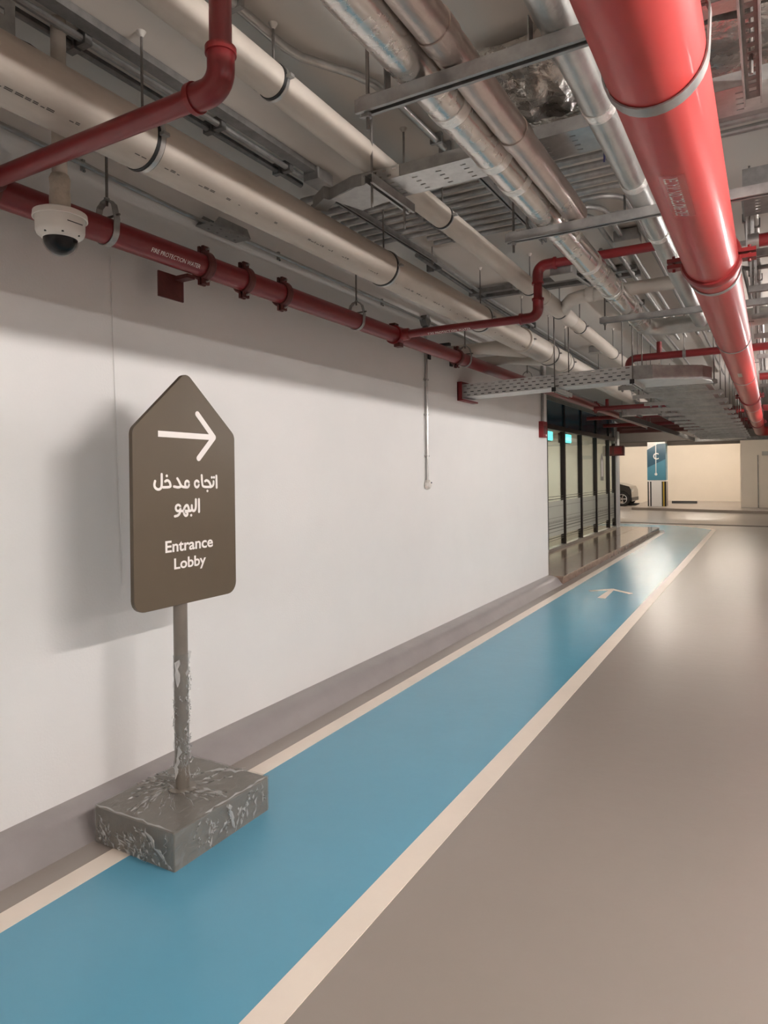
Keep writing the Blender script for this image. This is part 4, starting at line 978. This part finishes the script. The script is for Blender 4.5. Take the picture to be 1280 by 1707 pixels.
for i, x in enumerate((-1.76, -1.06)):
    tr = thing('strut_trapeze', 'short strut hung under the middle perforated tray, %s' % ('near the white wall' if not i else 'near its bend'), 'support strut', (x, TY0, 2.3), 'struts under the middle tray')
    zz = tq(x) - .042
    obj('strut', channel_y(B(), TY0 - .06, TY1 + .25, x, zz), 'zinc_bright', tr, smooth=False); obj('end_cap', B().box(x - .02, x + .02, TY0 - .063, TY0 - .06, zz, zz + .041), 'black', tr)
    for yy in (TY0 - .03, TY1 + .2): obj('rod', B().tube([(x, yy, zz - .01), (x, yy, CZ)], .006, 8), 'rod_steel', tr)

# ---------------------------------------------------------------- ladder tray beyond, with its cross struts
LZ = 2.44
t = thing('ladder_tray', 'long cable ladder hung on stepped cross struts towards the far end', 'cable tray', (-.9, 7, LZ))
for x in (-1.22, -.58): obj('side_rail', B().box(x - .004, x + .004, 6.9, 21.5, LZ, LZ + .09), 'zinc', t)
rung = None
for i in range(58):
    yy = 6.95 + i * .11
    rg = obj('rung', B().box(-1.216, -.584, yy, yy + .05, LZ + .012, LZ + .03), 'zinc_bright', t, smooth=False) if rung is None else rung.copy()
    if rung is None: rung = rg
    else: C.objects.link(rg); rg.parent = t; rg.location = (0, i * .11, 0)
b = B()
for i in range(58, 132): yy = 6.95 + i * .11; b.box(-1.216, -.584, yy, yy + .05, LZ + .012, LZ + .03)
o = obj('far_rungs', b, 'zinc_bright', t, smooth=False); o['kind'] = 'stuff'
for i in range(14):
    yy = 7.25 + i * .95
    trapeze_x(-1.36 - .02 * i, -.44, yy, LZ - .043, (-1.32, -.47), 'cross strut under the cable ladder, %s' % ('%s from the camera' % (ORD[i] if i < 12 else ('thirteenth', 'fourteenth')[i - 12])), 'cross struts under the cable ladder', .02, 'zinc_bright')

# ---------------------------------------------------------------- crossing pipes beyond
def cross_pipe(x0, x1, y, z, r, m, label, name='sprinkler_branch', cat='pipe', drops=(), grp=None, hang=()):
    t = thing(name, label, cat, ((x0 + x1) / 2, y, z), grp)
    obj('pipe', B().tube([(x0, y, z), (x1, y, z)], r, 16), m, t)
    for (x, dz) in drops: obj('head_stub', B().tube([(x, y, z), (x, y, z + dz)], r * .7, 10), m, t)
    for x in hang:
        obj('hanger_rod', B().tube([(x, y, z), (x, y, CZ)], .005, 6), 'rod_steel', t); obj('hanger_ring', B().ring((x, y, z), 'x', r, r + .004, .03, 16), 'zinc', t)
    return t
t = cross_pipe(-1.18, 0.9, 7.15, 2.70, .036, 'red_paint', 'red branch pipe crossing above the bend of the middle tray', drops=((-.95, .14),), hang=(-.72, .3))
obj('drop_leg', B().tube([tuple(p) for p in arc((-1.24, 7.15, 2.70), (0, 7.15, 2.70), (-1.24, 7.15, 0), .07, 6)] + [(-1.24, 7.15, 2.56)], .036, 16), 'red_paint', t)
cross_pipe(-2.42, -1.0, 10.9, 2.56, .036, 'red_paint', 'red branch pipe tying into the wall-side main by the glass', drops=((-2.22, .14),), hang=(-1.45,))
cross_pipe(-3.3, -.42, 14.2, 2.67, .04, 'red_paint', 'dark red branch pipe crossing before the slim pier', hang=(-2.6, -1.2))
cross_pipe(-3.45, -.42, 16.5, 2.66, .045, 'red_paint', 'dark red branch pipe crossing level with the slim pier', hang=(-2.4,))
cross_pipe(-.1, 0.9, 8.6, 2.6, .04, 'red_paint', 'red branch pipe at the right edge behind the big red pipe', hang=(.4,))
cross_pipe(-.1, 0.9, 12.4, 2.56, .05, 'red_paint', 'red branch pipe at the far right edge behind the big red pipe', hang=(.4,))
cross_pipe(-3.3, -.42, 18.0, 2.68, .05, 'beam_red', 'dark red pipe crossing in front of the far downstand', hang=(-2.7, -1))
t = thing('metal_duct', 'grey galvanised box duct hanging below the cable ladder start', 'duct', (-1.5, 11.2, 2.47))
obj('casing', B().box(-2.0, -1.42, 11.3, 11.55, 2.46, 2.56), 'zinc_bright', t); obj('end_cap', B().prism([(-2.0, 11.3), (-2.0, 11.55), (-2.12, 11.55), (-2.06, 11.3)], 'xy', 2.46, 2.54), 'zinc', t)
for x in (-1.82, -1.5): obj('hanger_rod', B().tube([(x, 11.42, 2.56), (x, 11.42, CZ)], .005, 6), 'rod_steel', t); obj('cleat', B().cbox(x, 11.42, 2.452, .05, .3, .015), 'zinc_dark', t)
# ceiling boxes, orange tag, navy tag
for i, (x, yy, z, sx, lab) in enumerate(((-.83, 4.80, CZ - .09, .16, 'above the red up-and-over branch'), (-1.22, 4.62, CZ - .30, .15, 'beside the red up-and-over branch'), (-1.95, 8.9, CZ - .10, .14, 'above the fat drain pipe beyond the tray'))):
    t = thing('junction_box', 'grey steel junction box on the ceiling ' + lab, 'junction box', (x, yy, z), 'ceiling junction boxes')
    obj('body', B().bevbox(x - sx / 2, x + sx / 2, yy - .07, yy + .07, z, z + .08, .008), 'zinc', t); obj('lid', B().box(x - sx / 2 - .005, x + sx / 2 + .005, yy - .075, yy + .075, z - .006, z), 'grey_box', t)
    if i != 1: obj('stub', B().tube([(x, yy, z + .08), (x, yy, CZ)], .012, 8), 'zinc', t)
    else: obj('stub', B().tube([(x + .03, yy + .07, z + .04), (x + .05, yy + .2, z + .03), (x + .08, yy + .4, z + .02), (x + .1, yy + .6, z + .25)], .011, 8), 'zinc', t)
t = thing('tag', 'bright orange tag on a conduit by the fat foil pipe', 'tag', (-1.13, 5.6, 3.05)); obj('card', B().box(-1.16, -1.06, 5.5, 5.506, 3.02, 3.08), 'orange', t); obj('tie', B().tube([(-1.11, 5.503, 3.08), (-1.11, 5.5, CZ)], .002, 6), 'rod_steel', t)
t = thing('tag', 'dark navy tape tail hanging left of the grey foil pipe', 'tag', (-.62, 3.0, 2.95)); obj('strip', B().prism([(2.93, 2.86), (2.96, 2.90), (2.99, 3.0), (2.955, 3.03), (2.935, 2.95)], 'yz', -.60, -.594), 'navy', t)
# two flat dark rails on the ceiling behind the red offset
for i, yy in enumerate((5.55, 5.72)):
    t = thing('ceiling_rail', 'flat steel rail across the ceiling behind the red up-and-over branch, %s' % ('nearer' if not i else 'farther'), 'rail', (-1.6, yy, CZ - .05), 'flat rails across the ceiling')
    obj('rail', B().box(-2.3, -.9, yy, yy + .06, CZ - .06, CZ - .02), 'zinc_dark', t); obj('cleat', B().box(-1.9, -1.86, yy - .01, yy + .07, CZ - .065, CZ), 'zinc', t)
for i, (x, y0, y1) in enumerate(((-1.30, 4.7, 9.5), (-1.22, 4.8, 10.5), (-1.05, 5.0, 12), (-.66, 5.2, 12.5))):
    t = thing('conduit', 'steel conduit running away along the ceiling above the foil pipes, %s from the wall' % ORD[i], 'conduit', (x, y0, CZ - .04), 'ceiling conduits above the foil pipes')
    obj('pipe', B().tube([(x, y0, CZ - .04), (x, y1, CZ - .04)], .014, 10), ('zinc', 'zinc_bright')[i % 2], t)
    for yy in (y0 + .6, y0 + 1.8, y0 + 3): obj('saddle', B().cbox(x, yy, CZ - .03, .045, .02, .05), 'zinc_dark', t)
# far ceiling run of cable trays parallel to the wall
for i, (x, z, w) in enumerate(((-1.75, 2.66, .3), (-2.9, 2.72, .35))):
    t = thing('cable_tray', 'long ribbed tray high up before the lobby glass, %s' % ('above the drain pipes' if not i else 'over the landing'), 'cable tray', (x, 10, z), 'ribbed trays before the lobby')
    for s in (-1, 1): obj('side_rail', B().box(x + s * w / 2 - .003, x + s * w / 2 + .003, 9.0 if i else 11.5, 18.0, z, z + .06), 'zinc', t)
    b = B(); yy = 9.0 if i else 11.5
    while yy < 18: b.box(x - w / 2, x + w / 2, yy, yy + .045, z + .004, z + .02); yy += .11
    o = obj('rungs', b, 'zinc_dark', t, smooth=False); o['kind'] = 'stuff'
t = thing('steel_angle', 'long dark steel angle running from the wall-side main to the far beam', 'steel angle', (-2.2, 12, 2.5))
obj('web', B().add([(-2.28, 12.2, 2.50), (-2.0, 22.2, 2.46), (-2.0, 22.2, 2.56), (-2.28, 12.2, 2.60), (-2.25, 12.2, 2.50), (-1.97, 22.2, 2.46), (-1.97, 22.2, 2.56), (-2.25, 12.2, 2.60)], [(0, 1, 2, 3), (7, 6, 5, 4), (0, 4, 5, 1), (1, 5, 6, 2), (2, 6, 7, 3), (3, 7, 4, 0)]), 'zinc_dark', t, smooth=False)
obj('cross_rail', B().box(-2.0, 1.5, 22.1, 22.2, 2.44, 2.54), 'zinc_dark', t)

# ================================================================== WALL ITEMS
t = thing('conduit', 'thin steel conduit clipped high along the white wall', 'conduit', (-2.72, 3, 2.98))
obj('pipe', B().tube([(-2.727, -4, 3.04), (-2.727, 1.6, 3.01), (-2.727, 2.6, 2.975), (-2.727, 5.3, 2.96), (-2.727, 9.2, 2.95)], .012, 10), 'zinc_bright', t)
for yy, z in ((.6, 3.02), (1.2, 3.016), (2.0, 2.995), (3.42, 2.97), (4.75, 2.962)):
    c = obj('clip', B().cbox(-2.735, yy, z, .018, .014, .05), 'zinc', t); obj('clip_screw', B().cbox(-2.724, yy, z - .03, .01, .008, .008), 'zinc_dark', c)
t = thing('junction_box', 'folded galvanised box on the wall conduit above the red main', 'junction box', (-2.68, 2.85, 2.96))
b = B(); b.perforated(2.70, 3.02, -2.735, -2.62, 2, .07, .016, .01, lambda u, v, w: (v, u, 2.935 + w), .003); obj('base', b, 'zinc', t, smooth=False)
obj('side', B().prism([(2.70, 2.938), (3.02, 2.938), (3.0, 3.0), (2.76, 3.01)], 'yz', -2.735, -2.732), 'zinc_dark', t)
obj('front', B().prism([(2.72, 2.938), (3.02, 2.938), (2.99, 2.985), (2.76, 2.985)], 'yz', -2.62, -2.617), 'zinc', t)
t = thing('wall_conduit', 'vertical steel conduit with a junction box and unfinished outlet on the white wall', 'conduit', (WX, 5.53, 1.45))
obj('pipe', B().tube([(WX + .018, 5.535, 1.50), (WX + .018, 5.535, 2.90)], .013, 12), 'zinc_bright', t)
bx = obj('round_box', B().lathe((WX + .03, 5.50, 2.95), 'x', [(0, -.03), (.055, -.03), (.055, .03), (0, .03)], 6), 'zinc_dark', t)
obj('tail', B().box(WX + .002, WX + .045, 5.50, 5.53, 2.88, 2.91), 'zinc_dark', bx)
rn = random.Random(3)
ob = obj('outlet_blob', B().lathe((WX + .005, 5.545, 1.46), 'x', [(.050, 0), (.044, .02), (.032, .035), (0, .04)], 9), 'cam_white', t, sharp=20)
obj('indicator', B().cbox(WX + .044, 5.56, 1.475, .008, .012, .012), 'navy', ob)
for z in (1.72, 2.1, 2.42): obj('saddle', B().cbox(WX + .012, 5.535, z, .03, .05, .016), 'zinc', t)
t = thing('wall_cable', 'thin pale cable hanging down the white wall behind the sign', 'cable', (WX, 2.15, 1.0))
obj('cable', B().tube([(WX + .004, 2.152, 2.62), (WX + .004, 2.153, 2.44), (WX + .004, 2.165, 2.0), (WX + .004, 2.183, 1.5), (WX + .004, 2.2, 1.03)], .0022, 6), 'wall_paint', t)
t = thing('fire_alarm_call_point', 'red fire alarm call point at the end of the white wall', 'alarm', (WX, 9.1, 2.15))
obj('body', B().box(WX, WX + .06, 9.02, 9.22, 2.04, 2.26), 'alarm_red', t)
obj('break_glass', B().box(WX + .06, WX + .064, 9.06, 9.18, 2.09, 2.2), 'red_rust', t); obj('label_plate', B().box(WX + .06, WX + .064, 9.14, 9.19, 2.06, 2.085), 'sign_white', t)
obj('conduit', B().tube([(WX + .025, 9.13, 2.26), (WX + .025, 9.13, CZ)], .018, 10), 'zinc', t)

# ================================================================== PARKED CAR (seen past the pier, nose to the right)
CXn, CY0, CY1 = -5.48, 31.95, 33.72
L = 4.35
prof = [(0, .22), (0.0, .50), (-.02, .72), (-.10, .90), (-.55, 1.02), (-1.05, 1.08), (-1.65, 1.50), (-2.1, 1.62), (-3.2, 1.64), (-3.9, 1.50), (-4.25, 1.05), (-4.35, .70), (-4.33, .30), (-4.25, .22)]
t = thing('parked_car', 'grey hatchback parked beyond the slim pier, only its end showing', 'car', (CXn - 2, 32.8, 0))
b = B(); n = len(prof)
lay = [(CY0 + .10, .97), (CY0 + .02, .995), (CY0, 1.0), (CY1, 1.0), (CY1 - .02 + .02, 1.0)]
secs = [(CY0 + .0, lambda x, z: (x, z)), (CY1, lambda x, z: (x, z))]
def shell(yv, ins):
    out = []
    for x, z in prof:
        up_ = max(0, z - .85); out.append((CXn + x * (1 - ins * .02) - ins * .04, yv, z - ins * .03)); 
    return out
rows = []
for yv, ins, tum in ((CY0 + .06, 1, 0), (CY0, 0, 1), (CY1, 0, -1), (CY1 - .06, 1, 0)):
    row = []
    for x, z in prof:
        tz = max(0, z - .95) * .28 * (1 if yv < 33 else -1)
        row.append((CXn + x * (1 - ins * .012) - ins * .03, yv + tz, z - ins * .02 if z > .4 else z))
    rows.append(row)
for r_ in rows: b.v += r_
for i in range(3):
    for j in range(n): k = (j + 1) % n; b.f.append((i * n + j, i * n + n + j, i * n + n + k, i * n + k))
b.f.append(tuple(range(n))); b.f.append(tuple(range(4 * n - 1, 3 * n - 1, -1)))
bd = obj('body', b, 'car_paint', t, sharp=40)
obj('side_glass', B().prism([(CXn - 1.25, 1.10), (CXn - 1.75, 1.46), (CXn - 3.7, 1.46), (CXn - 4.05, 1.10)], 'xz', CY0 + .02, CY0 + .08), 'car_glass', bd, smooth=False)
obj('headlight', B().box(CXn - .06, CXn + .004, CY0 + .12, CY0 + .45, .66, .80), 'alloy', bd); obj('bumper_trim', B().box(CXn - .10, CXn + .012, CY0 + .01, CY1 - .01, .24, .40), 'black', bd)
for x in (CXn - .42, CXn - 3.3):
    for yv, s in ((CY0, -1), (CY1, 1)):
        w = obj('wheel', B().lathe((x, yv + .0 * s, .33), 'y', [(.22, s * .02), (.33, s * .015), (.335, -s * .02), (.335, -s * .2), (.2, -s * .22)], 28), 'tyre', t)
        h = obj('rim', B().lathe((x, yv + s * .022, .33), 'y', [(.225, 0), (.20, s * .006), (.19, -s * .02)], 24), 'alloy', w)
        for q in range(5):
            a = 2 * PI * q / 5; obj('spoke', B().tube([(x, yv + s * .018, .33), (x + .2 * math.cos(a), yv + s * .018, .33 + .2 * math.sin(a))], .022, 6), 'alloy', w)
        obj('arch', B().lathe((x, yv + s * .004, .33), 'y', [(.345, 0), (.375, s * .004), (.375, -s * .02)], 24, -PI * .55, PI * .55), 'black', bd)

# services squeezed in to the right of the big red pipe
for i, (x, z, m) in enumerate(((-.115, 3.06, 'zinc'), (-.06, 3.02, 'zinc_bright'))):
    t = thing('conduit', 'steel conduit running away right of the big red pipe, %s' % ('closest to it' if not i else 'the outer one'), 'conduit', (x, 5, z), 'conduits running along right of the big pipe')
    obj('pipe', B().tube([(x, 4.1, z), (x, 15, z)], .014, 10), m, t)
    for yy in (4.6, 5.9, 7.3, 9.0): obj('clip', B().cbox(x, yy, z + .01, .04, .025, .05), 'zinc_dark', t)
for i, yy in enumerate((4.15, 4.95, 5.85, 6.7, 7.9, 9.2, 10.6)):
    x = -.085
    t = thing('rod_hanger', 'threaded rod hanger right of the big red pipe, %s from the camera' % ORD[i], 'pipe hanger', (x, yy, 2.72), 'rod hangers right of the big pipe')
    obj('rod', B().tube([(x, yy, 2.70), (x, yy, CZ)], .005, 8), 'rod_steel', t)
    b = B(); b.perforated(2.74, 2.98, x - .02, x + .02, 1, .03, .014, .014, lambda u, v, w: (v, yy + .012 + w, u), .003); obj('slotted_plate', b, 'zinc_light', t, smooth=False)
    obj('foot', channel_x(B(), x - .03, x + .25, yy, 2.70), 'zinc', t, smooth=False)
